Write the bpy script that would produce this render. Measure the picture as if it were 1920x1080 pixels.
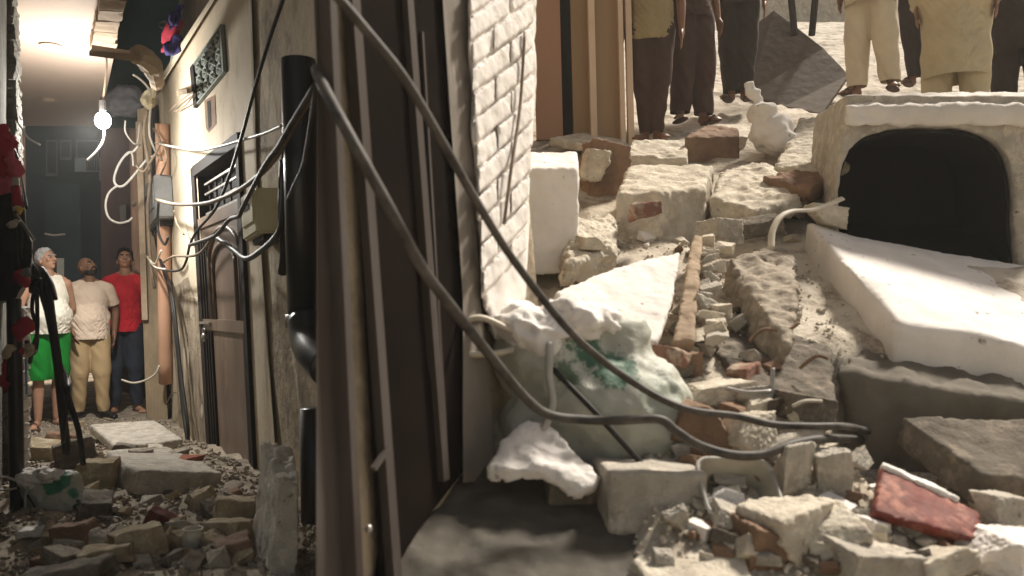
import bpy, bmesh, math, random
from mathutils import Vector, Matrix, Euler, noise
R = math.radians
rnd = random.Random(7)
for o in list(bpy.data.objects): bpy.data.objects.remove(o)
S = bpy.context.scene
COL = S.collection

# ------------------------------------------------------------------ camera, sky, sun, exposure
F = 1500.0                       # focal length in photo pixels (1920 wide)
cam = bpy.data.cameras.new('camera'); cam.sensor_width = 36; cam.lens = F/1920*36
cam.clip_start = .05; cam.clip_end = 400
camo = bpy.data.objects.new('camera', cam); COL.objects.link(camo)
camo.rotation_euler = (R(90), 0, 0); S.camera = camo
cam.dof.use_dof = True; cam.dof.focus_distance = 7.5; cam.dof.aperture_fstop = 2.6

SUN = Vector((.70, .58, 1.10)).normalized()
elev = math.asin(SUN.z); azim = math.atan2(SUN.x, SUN.y)
W = bpy.data.worlds.new('World'); S.world = W; W.use_nodes = True
wn = W.node_tree.nodes; wl = W.node_tree.links
sky = wn.new('ShaderNodeTexSky'); sky.sky_type = 'NISHITA'; sky.sun_disc = False
sky.sun_elevation = elev; sky.sun_rotation = azim
tint = wn.new('ShaderNodeMix'); tint.data_type = 'RGBA'; tint.blend_type = 'MULTIPLY'
tint.inputs['Factor'].default_value = 1
tint.inputs['B'].default_value = (1.0, .72, .48, 1)       # night sky lit by the town
wl.new(sky.outputs[0], tint.inputs['A']); wl.new(tint.outputs['Result'], wn['Background'].inputs[0])
wn['Background'].inputs[1].default_value = .12
sl = bpy.data.lights.new('sun', 'SUN'); sl.energy = 4.9; sl.angle = R(8); sl.color = (1, .92, .80)
so = bpy.data.objects.new('sun', sl); COL.objects.link(so)
so.rotation_euler = (-SUN).to_track_quat('-Z', 'Y').to_euler()
S.render.engine = 'CYCLES'
S.cycles.use_denoising = True; S.cycles.max_bounces = 6
S.view_settings.view_transform = 'Standard'; S.view_settings.look = 'None'
S.view_settings.exposure = .5; S.view_settings.gamma = 1

# ------------------------------------------------------------------ geometry helpers
def P(px, py, d): return Vector(((px-960)/F*d, d, (540-py)/F*d))
LEAN = .044
def AR(px, py, off=0):           # on the alley's right wall, off metres out from it
    d = (1.372-off*1.166)/(.6-(960-px)/F + LEAN*(540-py)/F)
    return P(px, py, d)
def AL(px, py, off=0):           # on the alley's left wall
    d = (.20-off*1.166)/max(.004, (960-px)/F-.593 - LEAN*(540-py)/F)
    return P(px, py, min(d, 14))
def DW(px, py, off=0):           # on the door wall of the yard
    d = (1.38-off*1.108)/(.477-(px-960)/F-.08*(540-py)/F)
    return P(px, py, d)
def dR(py): return 1.7/((py-540)/F+.45)
NA = Vector((-.857, -.514, -.04)).normalized()     # out of the alley's right wall
ND = Vector((.903, -.43, .07)).normalized()        # out of the yard's door wall
GZ = -1.34

ROOT = {}
def tag(o, label=None, cat=None, group=None, kind=None):
    if label: o['label'] = label
    if cat: o['category'] = cat
    if group: o['group'] = group
    if kind: o['kind'] = kind
    return o
def empty(name, loc, label, cat, group=None):
    o = bpy.data.objects.new(name, None); COL.objects.link(o); o.location = loc; o.empty_display_size = .1
    ROOT[o.name] = Vector(loc); return tag(o, label, cat, group)
def mesh_obj(name, bm, m, parent=None, smooth=False, label=None, cat=None, group=None, kind=None):
    """bm in world space; top-level objects get their origin at their base"""
    vs = [v.co for v in bm.verts]
    if parent is None:
        lo = [min(v[i] for v in vs) for i in range(3)]; hi = [max(v[i] for v in vs) for i in range(3)]
        loc = Vector(((lo[0]+hi[0])/2, (lo[1]+hi[1])/2, lo[2]))
    else: loc = ROOT[parent.name]
    for v in bm.verts: v.co -= loc
    bmesh.ops.recalc_face_normals(bm, faces=bm.faces)
    me = bpy.data.meshes.new(name); bm.to_mesh(me); bm.free()
    me.materials.append(m)
    if smooth:
        for p in me.polygons: p.use_smooth = True
    o = bpy.data.objects.new(name, me); COL.objects.link(o); ROOT[o.name] = loc
    if parent is None: o.location = loc
    else: o.parent = parent
    return tag(o, label, cat, group, kind)
def fbm(p, s, o=3): return noise.fractal(Vector(p)*s, 1.0, 2.0, o)
def prism(bm, front, back):
    """closed solid between two matching loops"""
    a = [bm.verts.new(p) for p in front]; b = [bm.verts.new(p) for p in back]; n = len(a)
    bm.faces.new(a); bm.faces.new(b[::-1])
    for i in range(n): bm.faces.new((a[i], b[i], b[(i+1) % n], a[(i+1) % n]))
def beam(bm, p, q, w, t, n):
    p = Vector(p); q = Vector(q); d = (q-p).normalized(); s = d.cross(n).normalized()*w/2; t = Vector(n).normalized()*t/2
    prism(bm, [p+s+t, p-s+t, p-s-t, p+s-t], [q+s+t, q-s+t, q-s-t, q+s-t])
def wobble(bm, cuts, amp, sc, seed=0, tri=True):
    if tri: bmesh.ops.triangulate(bm, faces=bm.faces)
    if cuts: bmesh.ops.subdivide_edges(bm, edges=bm.edges, cuts=cuts, use_grid_fill=True)
    bm.normal_update()
    off = Vector((seed*3.1, seed*1.7, seed*.9))
    for v in list(bm.verts):
        v.co += v.normal*amp*fbm(v.co+off, sc, 4)
def catmull(pts, k=6):
    pts = [Vector(p) for p in pts]; out = []
    for i in range(len(pts)-1):
        a = pts[max(i-1, 0)]; b = pts[i]; c = pts[i+1]; d = pts[min(i+2, len(pts)-1)]
        for j in range(k):
            t = j/k
            out.append(.5*((2*b)+(c-a)*t+(2*a-5*b+4*c-d)*t*t+(3*b-a-3*c+d)*t**3))
    return out+[pts[-1]]
def tube(bm, pts, r, k=6, seg=8, flat=1.0, smooth=True):
    c = catmull(pts, k) if smooth else [Vector(p) for p in pts]
    rings = []; up = Vector((0, 0, 1))
    for i, p in enumerate(c):
        d = (c[min(i+1, len(c)-1)]-c[max(i-1, 0)]).normalized()
        if abs(d.dot(up)) > .95: up = Vector((1, .2, 0))
        s = d.cross(up).normalized(); u = s.cross(d).normalized(); up = u
        rr = r[min(len(r)-1, int(i/len(c)*len(r)))] if isinstance(r, (list, tuple)) else r
        rings.append([bm.verts.new(p+(s*math.cos(2*math.pi*j/seg)+u*flat*math.sin(2*math.pi*j/seg))*rr) for j in range(seg)])
    for a, b in zip(rings, rings[1:]):
        for j in range(seg): bm.faces.new((a[j], a[(j+1) % seg], b[(j+1) % seg], b[j]))
    bm.faces.new(rings[0][::-1]); bm.faces.new(rings[-1])
def ell(bm, c, r, rot=None, sub=3):
    m = Matrix.Translation(Vector(c)) @ (Euler(rot).to_matrix().to_4x4() if rot else Matrix()) @ Matrix.Diagonal((*r, 1))
    bmesh.ops.create_icosphere(bm, subdivisions=sub, radius=1, matrix=m)
def capsule(bm, p, q, r1, r2):
    p = Vector(p); q = Vector(q); d = q-p; L = d.length
    rot = d.to_track_quat('Z', 'Y').to_matrix().to_4x4()
    if L > 1e-4:
        bmesh.ops.create_cone(bm, cap_ends=True, segments=20, radius1=r1, radius2=r2, depth=L,
                              matrix=Matrix.Translation((p+q)/2) @ rot)
    ell(bm, p, (r1,)*3, sub=2); ell(bm, q, (r2,)*3, sub=2)
def remesh(bm, voxel, smooth=4):
    me = bpy.data.meshes.new('tmp'); bm.to_mesh(me); bm.free()
    o = bpy.data.objects.new('tmp', me); COL.objects.link(o)
    md = o.modifiers.new('r', 'REMESH'); md.mode = 'VOXEL'; md.voxel_size = voxel
    sm = o.modifiers.new('s', 'SMOOTH'); sm.factor = .5; sm.iterations = smooth
    dg = bpy.context.evaluated_depsgraph_get(); dg.update()
    ne = bpy.data.meshes.new_from_object(o.evaluated_get(dg))
    out = bmesh.new(); out.from_mesh(ne)
    bpy.data.objects.remove(o); bpy.data.meshes.remove(me); bpy.data.meshes.remove(ne)
    return out
def cut(bm, co, no):
    bmesh.ops.bisect_plane(bm, geom=bm.verts[:]+bm.edges[:]+bm.faces[:], plane_co=co, plane_no=no, clear_outer=True)
def xf(bm, M):
    bmesh.ops.transform(bm, matrix=M, verts=bm.verts)

# ------------------------------------------------------------------ materials
def mat(name, c1, c2=None, sc=6, rough=.85, bump=.3, bsc=40, contrast=(.35, .65), metal=0, speck=None, spec=.3, c3=None, sc3=2, stretch=(1, 1, 1), bdist=.01, amt3=(.5, .62)):
    m = bpy.data.materials.new(name); m.use_nodes = True; N = m.node_tree.nodes; L = m.node_tree.links
    b = N['Principled BSDF']; b.inputs['Roughness'].default_value = rough; b.inputs['Metallic'].default_value = metal
    b.inputs['Specular IOR Level'].default_value = spec
    tc = N.new('ShaderNodeTexCoord'); mp = N.new('ShaderNodeMapping'); mp.inputs['Scale'].default_value = stretch
    geo = N.new('ShaderNodeNewGeometry')
    L.new(geo.outputs['Position'], mp.inputs['Vector'])
    def nz(s, det=8, ro=.6):
        n = N.new('ShaderNodeTexNoise'); n.inputs['Scale'].default_value = s; n.inputs['Detail'].default_value = det
        n.inputs['Roughness'].default_value = ro; L.new(mp.outputs[0], n.inputs['Vector']); return n
    def ramp(src, a, bb, ca=(0, 0, 0, 1), cb=(1, 1, 1, 1)):
        r = N.new('ShaderNodeValToRGB'); r.color_ramp.elements[0].position = a; r.color_ramp.elements[1].position = bb
        r.color_ramp.elements[0].color = ca; r.color_ramp.elements[1].color = cb; L.new(src, r.inputs[0]); return r
    def mix(fac, A, B):
        x = N.new('ShaderNodeMix'); x.data_type = 'RGBA'; L.new(fac, x.inputs['Factor'])
        for s, v in (('A', A), ('B', B)):
            if isinstance(v, tuple): x.inputs[s].default_value = v
            else: L.new(v, x.inputs[s])
        return x.outputs['Result']
    if c2 is None: c2 = tuple(v*.75 for v in c1)
    col = ramp(nz(sc).outputs['Fac'], *contrast, (*c1, 1), (*c2, 1)).outputs[0]
    if c3: col = mix(ramp(nz(sc3, 10, .7).outputs['Fac'], *amt3).outputs[0], col, (*c3, 1))
    if speck: col = mix(ramp(nz(speck[1], 3).outputs['Fac'], .66, .74).outputs[0], col, (*speck[0], 1))
    L.new(col, b.inputs['Base Color'])
    if bump:
        bp = N.new('ShaderNodeBump'); bp.inputs['Strength'].default_value = bump; bp.inputs['Distance'].default_value = bdist
        L.new(nz(bsc, 8, .65).outputs['Fac'], bp.inputs['Height']); L.new(bp.outputs[0], b.inputs['Normal'])
    return m
def emis(name, c, s):
    m = bpy.data.materials.new(name); m.use_nodes = True; b = m.node_tree.nodes['Principled BSDF']
    b.inputs['Emission Color'].default_value = (*c, 1); b.inputs['Emission Strength'].default_value = s; return m
M = {}
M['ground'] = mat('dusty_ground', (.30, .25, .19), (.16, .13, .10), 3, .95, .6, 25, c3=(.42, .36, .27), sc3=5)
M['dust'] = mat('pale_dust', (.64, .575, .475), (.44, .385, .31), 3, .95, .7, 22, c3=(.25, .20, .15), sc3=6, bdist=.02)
M['conc'] = mat('grey_concrete', (.48, .44, .38), (.33, .30, .25), 9, .95, .7, 70, speck=((.16, .13, .1), 38), c3=(.56, .50, .42), sc3=14, bdist=.014)
M['cream'] = mat('cream_mortar', (.62, .56, .46), (.43, .375, .30), 7, .95, .7, 60, speck=((.26, .2, .15), 30), c3=(.70, .64, .53), sc3=12, bdist=.014)
M['ochre'] = mat('ochre_mortar', (.42, .34, .22), (.26, .20, .13), 7, .95, .7, 60, c3=(.50, .43, .31), sc3=12, bdist=.014)
M['white'] = mat('white_plaster', (.80, .76, .72), (.68, .64, .60), 5, .85, .35, 40, speck=((.22, .2, .18), 14))
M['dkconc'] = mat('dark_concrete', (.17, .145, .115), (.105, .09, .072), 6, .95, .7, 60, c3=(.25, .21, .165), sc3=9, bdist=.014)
M['shadeconc'] = mat('shaded_concrete', (.17, .15, .12), (.115, .10, .08), 4, .92, .4, 40)  # darker concrete variant; the blocked light is put into its colour
M['shadestep'] = mat('shaded_step_concrete', (.10, .088, .07), (.065, .057, .045), 4, .75, .3, 30)  # dark tone is the step's shade put into the colour
M['brick'] = mat('red_brick', (.33, .11, .07), (.22, .08, .05), 9, .9, .5, 60, speck=((.45, .36, .28), 25))
M['oldbrick'] = mat('dusty_red_brick', (.24, .12, .085), (.18, .10, .075), 9, .95, .5, 60, c3=(.36, .29, .22), sc3=14)
M['redtile'] = mat('red_painted_tile', (.17, .032, .023), (.11, .03, .022), 8, .7, .3, 50, c3=(.38, .16, .11), sc3=9)
M['brown'] = mat('brown_brick', (.27, .17, .11), (.17, .11, .075), 7, .9, .5, 45, bdist=.016)
M['wall_cream'] = mat('stained_cream_plaster', (.54, .46, .35), (.46, .39, .29), 2.5, .9, .35, 30, c3=(.33, .26, .18), sc3=1.8, stretch=(1, 1, .75), amt3=(.55, .70), bdist=.015)
M['wall_low'] = mat('blistered_plaster', (.40, .33, .24), (.24, .19, .14), 6, .95, .8, 30, c3=(.14, .11, .08), sc3=4, bdist=.03, stretch=(1, 1, .5))
M['wall_old'] = mat('old_grey_plaster', (.46, .38, .27), (.36, .29, .20), 2.2, .95, .7, 18, c3=(.22, .18, .13), sc3=2.5, stretch=(1, 1, .95), bdist=.03)
M['wall_pink'] = mat('pink_plaster', (.52, .33, .24), (.44, .28, .2), 3, .9, .2, 30)
M['wall_dark'] = mat('teal_glow_wall', (.035, .065, .085), (.025, .045, .06), 2, .95, .4, 15)  # teal cast of the glow is put into this wall colour
M['wall_mauve'] = mat('mauve_house_wall', (.15, .10, .11), (.11, .075, .08), 2, .9, .3, 20)
M['wall_green'] = mat('dark_green_wall', (.025, .05, .045), (.015, .03, .028), 2, .95, .3, 15)
M['stone'] = mat('rough_stone_wall', (.36, .34, .30), (.16, .15, .13), 9, .95, 1, 22, bdist=.05, stretch=(1, 1, .6))
M['soffit'] = mat('painted_soffit', (.50, .39, .32), (.47, .37, .30), 1.2, .8, .08, 20)
M['beam'] = mat('mortar_beam', (.42, .32, .22), (.28, .21, .15), 5, .9, .5, 30)
M['post'] = mat('weathered_post', (.30, .23, .15), (.21, .16, .105), 6, .9, .5, 30, stretch=(1, 1, .4))
M['pinkpipe'] = mat('pink_pipe_paint', (.56, .33, .22), (.50, .29, .19), 4, .6, .1, 20)
M['blackpipe'] = mat('black_pvc', (.012, .012, .014), (.02, .018, .017), 4, .32, .05, 30, spec=.5)
M['black'] = mat('black_rubber', (.012, .011, .010), (.025, .022, .02), 9, .55, .1, 60)
M['cable_grey'] = mat('dusty_black_cable', (.026, .023, .020), (.095, .084, .072), 14, .6, .15, 60)
M['wire_pale'] = mat('pale_wire', (.62, .56, .46), (.42, .38, .31), 10, .6, .05, 60)
M['wire_white'] = mat('white_wire', (.46, .44, .40), (.36, .34, .31), 10, .5, .05, 60)
M['wire_brown'] = mat('brown_wire', (.26, .2, .14), (.16, .12, .09), 10, .6, .05, 60)
M['frame_dark'] = mat('dark_door_frame', (.018, .015, .014), (.028, .022, .02), 5, .8, .1, 40, spec=.12)
M['door'] = mat('brown_metal_door', (.165, .115, .085), (.11, .078, .058), 4, .5, .1, 40, c3=(.32, .24, .18), sc3=2.6, stretch=(1, 1, .45), amt3=(.56, .75))
M['door2'] = mat('dark_brown_door', (.014, .010, .0085), (.009, .007, .006), 2, 1, .1, 30, spec=.02)
M['door2f'] = mat('grey_brown_frame', (.085, .070, .062), (.052, .043, .037), 3, .8, .3, 25, stretch=(1, 1, .2), c3=(.055, .04, .032), sc3=3)
M['steel'] = mat('dull_steel', (.45, .43, .40), (.3, .28, .26), 12, .4, .05, 60, metal=.8)
M['meter_grey'] = mat('grey_meter_box', (.22, .22, .22), (.15, .15, .15), 6, .5, .1, 30)
M['meter_cream'] = mat('cream_meter_box', (.70, .64, .42), (.62, .56, .36), 5, .5, .08, 30)
M['jali'] = mat('green_grey_grille', (.24, .27, .23), (.15, .17, .15), 9, .7, .3, 50)
M['void'] = mat('unlit_interior', (.012, .011, .010), (.008, .008, .008), 3, .95, 0)  # near black; in openings the colour stands for missing light
M['red_cloth'] = mat('red_cloth', (.42, .035, .055), (.30, .02, .04), 9, .8, .3, 60)
M['pink_cloth'] = mat('pink_cloth', (.62, .14, .20), (.5, .09, .14), 9, .8, .3, 60)
M['blue_cloth'] = mat('violet_cloth', (.04, .035, .13), (.03, .026, .10), 9, .8, .3, 60)
M['yellow'] = mat('yellow_paper', (.75, .55, .12), (.6, .42, .1), 9, .7, .2, 60)
M['paper'] = mat('tan_paper', (.55, .48, .33), (.35, .3, .2), 14, .7, .4, 60)
M['tarp'] = mat('grey_tarp', (.16, .15, .155), (.09, .085, .09), 5, .7, .5, 20)
M['tarp2'] = mat('brown_tarpaulin', (.13, .10, .078), (.10, .078, .06), 3, .85, .06, 12)
M['dark_cab'] = mat('black_cabinet_sheet', (.014, .014, .015), (.03, .03, .03), 6, .45, .4, 12)
M['sign'] = mat('pale_board', (.62, .66, .60), (.5, .54, .5), 6, .6, .05, 30)
M['glass_far'] = mat('dim_window', (.05, .07, .09), (.03, .045, .06), 5, .3, 0)
M['bluewall'] = mat('blue_grey_wall', (.20, .25, .30), (.14, .18, .22), 3, .9, .2, 20)
M['skin1'] = mat('light_brown_skin', (.44, .25, .165), (.38, .21, .14), 12, .5, .05, 80)
M['skin2'] = mat('brown_skin', (.24, .125, .075), (.20, .10, .06), 12, .5, .05, 80)
M['skin3'] = mat('warm_brown_skin', (.38, .20, .12), (.32, .17, .1), 12, .5, .05, 80)
M['hair_grey'] = mat('grey_hair', (.50, .49, .48), (.34, .33, .33), 60, .7, .8, 160)
M['hair_black'] = mat('black_hair', (.012, .010, .009), (.03, .025, .02), 60, .6, .8, 130)
M['eye'] = mat('eye_white', (.7, .67, .62), None, 3, .3, 0)
M['pupil'] = mat('dark_iris', (.015, .01, .008), None, 3, .25, 0)
M['lip'] = mat('lip', (.30, .12, .09), None, 3, .5, 0)
def cloth(n, c, k=.78): return mat(n, c, tuple(v*k for v in c), 7, .9, .25, 90)
M['vest'] = cloth('white_vest', (.74, .70, .60), .9)
M['green'] = cloth('green_shorts', (.004, .20, .02))
M['beige'] = cloth('beige_shirt', (.72, .58, .46), .92)
M['khaki'] = cloth('khaki_trousers', (.46, .33, .18), .88)
M['redshirt'] = cloth('red_shirt', (.62, .02, .035))
M['jeans'] = cloth('dark_jeans', (.028, .034, .050))
M['olive'] = cloth('olive_shirt', (.36, .29, .16))
M['brownc'] = cloth('dark_brown_trousers', (.075, .045, .035))
M['dkbrown'] = cloth('black_brown_cloth', (.040, .030, .024))
M['whitec'] = cloth('cream_cotton', (.66, .58, .44), .9)
M['creamc'] = cloth('sand_cotton', (.52, .44, .29), .9)
M['shoe'] = mat('black_shoe', (.015, .015, .016), None, 5, .4, .1, 60)
M['sole'] = mat('tan_sole', (.3, .24, .16), None, 5, .7, 0)
M['curtain_pink'] = mat('terracotta_door_leaf', (.46, .27, .18), (.40, .23, .15), 2, .7, .1, 30, stretch=(1, 1, .1))
M['door_khaki'] = mat('tan_door_leaf', (.36, .25, .15), (.30, .2, .12), 2, .7, .1, 30, stretch=(1, 1, .1))
M['trim'] = mat('cream_door_trim', (.68, .53, .40), (.6, .46, .34), 3, .7, .1, 30)
M['concwhite'] = mat('bright_concrete', (.70, .66, .61), (.60, .56, .51), 4, .85, .25, 40, speck=((.18, .16, .14), 9), bdist=.016)
M['grit'] = mat('loose_grit', (.40, .35, .28), (.22, .18, .14), 30, .95, .5, 90)

def sackmat(name, pts):
    """woven white plastic with green print near the given points (x,y,z,r)"""
    m = mat(name, (.47, .475, .41), (.38, .385, .33), 8, .55, .5, 28, spec=.4, bdist=.012)
    N = m.node_tree.nodes; L = m.node_tree.links; b = N['Principled BSDF']
    src = b.inputs['Base Color'].links[0].from_socket
    geo = N.new('ShaderNodeNewGeometry')
    nz = N.new('ShaderNodeTexNoise'); nz.inputs['Scale'].default_value = 26; nz.inputs['Detail'].default_value = 6; nz.inputs['Roughness'].default_value = .8
    L.new(geo.outputs['Position'], nz.inputs['Vector'])
    for (p, r, colr) in pts:
        ds = N.new('ShaderNodeVectorMath'); ds.operation = 'DISTANCE'; ds.inputs[1].default_value = p
        L.new(geo.outputs['Position'], ds.inputs[0])
        a = N.new('ShaderNodeMath'); a.operation = 'MULTIPLY_ADD'; a.inputs[1].default_value = 1/r; L.new(ds.outputs['Value'], a.inputs[0])
        L.new(nz.outputs['Fac'], a.inputs[2])
        rp = N.new('ShaderNodeValToRGB'); rp.color_ramp.elements[0].position = .92; rp.color_ramp.elements[1].position = 1.0
        rp.color_ramp.elements[0].color = (1, 1, 1, 1); rp.color_ramp.elements[1].color = (0, 0, 0, 1)
        s = N.new('ShaderNodeMath'); s.operation = 'MULTIPLY'; s.inputs[1].default_value = .7; L.new(a.outputs[0], s.inputs[0]); L.new(s.outputs[0], rp.inputs[0])
        mx = N.new('ShaderNodeMix'); mx.data_type = 'RGBA'; L.new(rp.outputs[0], mx.inputs['Factor']); L.new(src, mx.inputs['A']); mx.inputs['B'].default_value = (*colr, 1)
        src = mx.outputs['Result']
    L.new(src, b.inputs['Base Color']); return m

# ------------------------------------------------------------------ the ground
def smooth(a, b, x):
    t = max(0, min(1, (x-a)/(b-a))); return t*t*(3-2*t)
def gL(x, y):
    h = .24*(1-smooth(4.6, 7.4, y))
    return GZ + h + (.05*fbm((x, y, 0), 2.2) + .02*fbm((x, y, 3), 9))*(1-smooth(7, 8.5, y)) + .006*fbm((x, y, 9), 5)
def gR(x, y):
    e = 1-smooth(9, 14, y)
    z = -1.7+.45*min(y, 14.5)
    c = smooth(1.0, 1.15, x-.02*y)*(1-smooth(3.0, 3.25, y))          # hollow under the white slab
    z = z*(1-c)+min(z, -.69)*c
    c = smooth(1.72, 1.85, x)*(1-smooth(3.2, 3.5, x))*smooth(3.95, 4.15, y)*(1-smooth(5.2, 5.35, y)); z = z*(1-c)+min(z, .10)*c
    c = (1-smooth(.30, .42, x))*(1-smooth(2.55, 2.75, y)); z = z*(1-c)+min(z, -.82)*c
    return z + (.06*fbm((x, y, 5), 1.7)+.025*fbm((x, y, 8), 7))*(.3+.7*e)
def grid(xs, ys, f):
    bm = bmesh.new(); rows = []
    for y in ys: rows.append([bm.verts.new((x, y, f(x, y))) for x in xs])
    for a, b in zip(rows, rows[1:]):
        for i in range(len(xs)-1): bm.faces.new((a[i], a[i+1], b[i+1], b[i]))
    return bm
def lin(a, b, n): return [a+(b-a)*i/(n-1) for i in range(n)]
bm = bmesh.new(); prism(bm, [Vector((x, y, -1.62)) for x, y in ((-90, -40), (90, -40), (90, 120), (-90, 120))], [Vector((x, y, -2.0)) for x, y in ((-90, -40), (90, -40), (90, 120), (-90, 120))])
mesh_obj('ground', bm, M['ground'], kind='structure')
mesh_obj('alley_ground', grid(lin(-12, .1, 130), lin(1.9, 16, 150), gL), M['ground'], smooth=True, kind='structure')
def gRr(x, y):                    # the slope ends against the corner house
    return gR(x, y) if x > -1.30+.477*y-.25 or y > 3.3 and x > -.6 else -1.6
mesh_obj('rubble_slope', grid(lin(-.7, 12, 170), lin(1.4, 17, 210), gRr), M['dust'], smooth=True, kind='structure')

# ------------------------------------------------------------------ corner house between alley and yard (the frame's two halves)
def poly_block(bm, pts, z0, z1):
    prism(bm, [Vector((x, y, z1)) for x, y in pts], [Vector((x, y, z0)) for x, y in pts])
house = empty('corner_house', (-.6, 4, GZ), 'tall corner house between the alley and the rubble yard with an old plaster wall', 'house')
bm = bmesh.new()
c0 = DW(596, 540, -.012); c1 = DW(868, 540, -.012); c2 = DW(1000, 540, -.05)
def ftp(z):
    y0 = (1.38+.08*z)/.7217+.03
    return [Vector((-.2436*y0, y0, z)), Vector((-1.405+.477*3.15-.08*z, 3.15, z))]+[Vector((.06, 6.4, z)), Vector((-2.0, 6.4, z)), Vector((-.965, 3.95, z))]
prism(bm, ftp(5.6), ftp(-1.62))
# push the wall behind the door recess
mesh_obj('wall', bm, M['wall_old'], house)

def patch(TL, TR, BR, BL, nrm):
    def f(u, v, off=0):
        a = TL.lerp(TR, u); b = BL.lerp(BR, u); return a.lerp(b, v)+nrm*off
    return f
def pbar(bm, f, u0, v0, u1, v1, o0, o1, nseg=1):
    """raised rectangular piece on a patch, corners in uv, from depth o0 to o1"""
    a = [f(u0, v0, o1), f(u1, v0, o1), f(u1, v1, o1), f(u0, v1, o1)]
    b = [f(u0, v0, o0), f(u1, v0, o0), f(u1, v1, o0), f(u0, v1, o0)]
    prism(bm, a, b)
def panel(bm, fn, pts, o0, o1):
    prism(bm, [fn(x, y, o1) for x, y in pts], [fn(x, y, o0) for x, y in pts])

# ------------------------------------------------------------------ ALLEY: right-hand house front
front = empty('plastered_house', AR(430, 800, -.2), 'cream plastered alley house with a brown metal door and damp stained walls', 'house')
bm = bmesh.new()
# facade, cream (px 288..505), around the door opening
panel(bm, AR, [(287, 165), (355, 68), (400, 868), (322, 806)], -.25, 0)
panel(bm, AR, [(355, 68), (412, -20), (456, -20), (456, 248), (362, 318)], -.25, -.001)
panel(bm, AR, [(448, -20), (462, -20), (484, 400), (514, 800), (522, 985), (486, 950), (484, 935), (452, 248)], -.25, .004)
mesh_obj('wall', bm, M['wall_cream'], front)
bm = bmesh.new(); panel(bm, AR, [(282, 172), (412, -28), (420, -28), (291, 178)], -.3, .05); panel(bm, AR, [(470, -30), (462, -30), (484, 400), (514, 800), (522, 985), (500, 960)], 0, .006)
wobble(bm, 3, .012, 6); mesh_obj('coping', bm, M['wall_cream'], front)
bm = bmesh.new(); panel(bm, AR, [(316, 545), (352, 520), (378, 600), (399, 866), (358, 845), (338, 800)], -.02, .005); wobble(bm, 5, .014, 9)
mesh_obj('damp_patch', bm, M['wall_low'], front, label='blistered damp lower plaster beside the door')
bm = bmesh.new(); panel(bm, AR, [(458, -60), (640, -60), (640, 1150), (522, 990), (510, 800), (484, 400)], -.3, -.012); wobble(bm, 6, .02, 4)
mesh_obj('old_plaster', bm, M['wall_old'], front, label='bare old grey plaster strip behind the black pipe')
bm = bmesh.new(); poly_block(bm, [(-4.0, 9.6), (-1.25, 5.0), (-.7, 4.4), (.05, 6.5), (.05, 9.6)], 2.0, 6.5)   # set-back upper storey
mesh_obj('upper_storey', bm, M['post'], front)
bm = bmesh.new(); poly_block(bm, [(-4.15, 9.6), (-2.0, 6.0), (.05, 6.5), (.05, 9.6)], -1.6, 1.99)
mesh_obj('rear_mass', bm, M['wall_dark'], front)
# niche beneath the ventilator
bm = bmesh.new(); panel(bm, AR, [(383, 188), (403, 178), (405, 232), (391, 248), (386, 240)], -.02, .003); mesh_obj('broken_niche', bm, M['brown'], front)
bm = bmesh.new(); panel(bm, AR, [(388, 190), (394, 188), (396, 236), (391, 243)], -.02, .006); mesh_obj('niche_gap', bm, M['void'], front)

# ventilator with ornamental grille
vent = empty('ventilator', AR(395, 130), 'ornate green grey stone grille set high in the cream wall above the door', 'ventilator')
vf = patch(AR(363, 128), AR(421, 46), AR(427, 135), AR(370, 203), NA)
bm = bmesh.new(); pbar(bm, vf, 0, 0, 1, 1, -.05, .004); mesh_obj('recess', bm, M['void'], vent)
bm = bmesh.new(); pbar(bm, vf, 0, 0, .12, 1, .004, .03); mesh_obj('reveal', bm, M['frame_dark'], vent)
bm = bmesh.new(); pbar(bm, vf, .12, 0, 1, .04, .004, .028); pbar(bm, vf, .12, .96, 1, 1, .004, .028); pbar(bm, vf, .96, .04, 1, .96, .004, .028)
mesh_obj('grille_frame', bm, M['jali'], vent)
for i in range(4):
    for j in range(3):
        cu, cv = .24+i*.21, .2+j*.3
        bm = bmesh.new()
        pts = [vf(cu+.085*math.cos(t)*(1-.05*t), cv+.13*math.sin(t)*(1-.05*t), .016) for t in [k*.55 for k in range(20)]]
        tube(bm, pts, .012, 2, 5)
        tube(bm, [vf(cu-.1, cv-.14, .014), vf(cu, cv, .02), vf(cu+.1, cv+.14, .014)], .010, 3, 5)
        mesh_obj('scroll', bm, M['jali'], vent)

# the brown metal door
door = empty('metal_door', AR(440, 905), 'tall brown metal door with arched mouldings and a barred transom in the cream wall', 'door')
df = patch(AR(361, 317), AR(453, 248), AR(487, 938), AR(393, 868), NA)
bm = bmesh.new(); pbar(bm, df, 0, 0, .085, 1, -.1, .018); pbar(bm, df, .955, 0, 1, 1, -.1, .03); pbar(bm, df, .085, 0, .955, .035, -.1, .03)
mesh_obj('frame', bm, M['frame_dark'], door)
bm = bmesh.new(); pbar(bm, df, .085, .035, .955, 1, -.14, -.11); mesh_obj('backing', bm, M['void'], door)
tr0, tr1 = .045, .175
for k in range(4):
    v = tr0+.02+(tr1-tr0-.03)*k/3; bm = bmesh.new(); pbar(bm, df, .12, v-.0032, .95, v+.0032, -.06, -.045); mesh_obj('transom_bar', bm, M['steel'], door)
for k in range(6):
    u = .18+k*.14; bm = bmesh.new(); pbar(bm, df, u-.007, tr0, u+.007, tr1, -.075, -.061); mesh_obj('transom_upright', bm, M['frame_dark'], door)
bm = bmesh.new(); pbar(bm, df, .085, .18, .955, .215, -.06, .01); mesh_obj('transom_rail', bm, M['door'], door)
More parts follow.
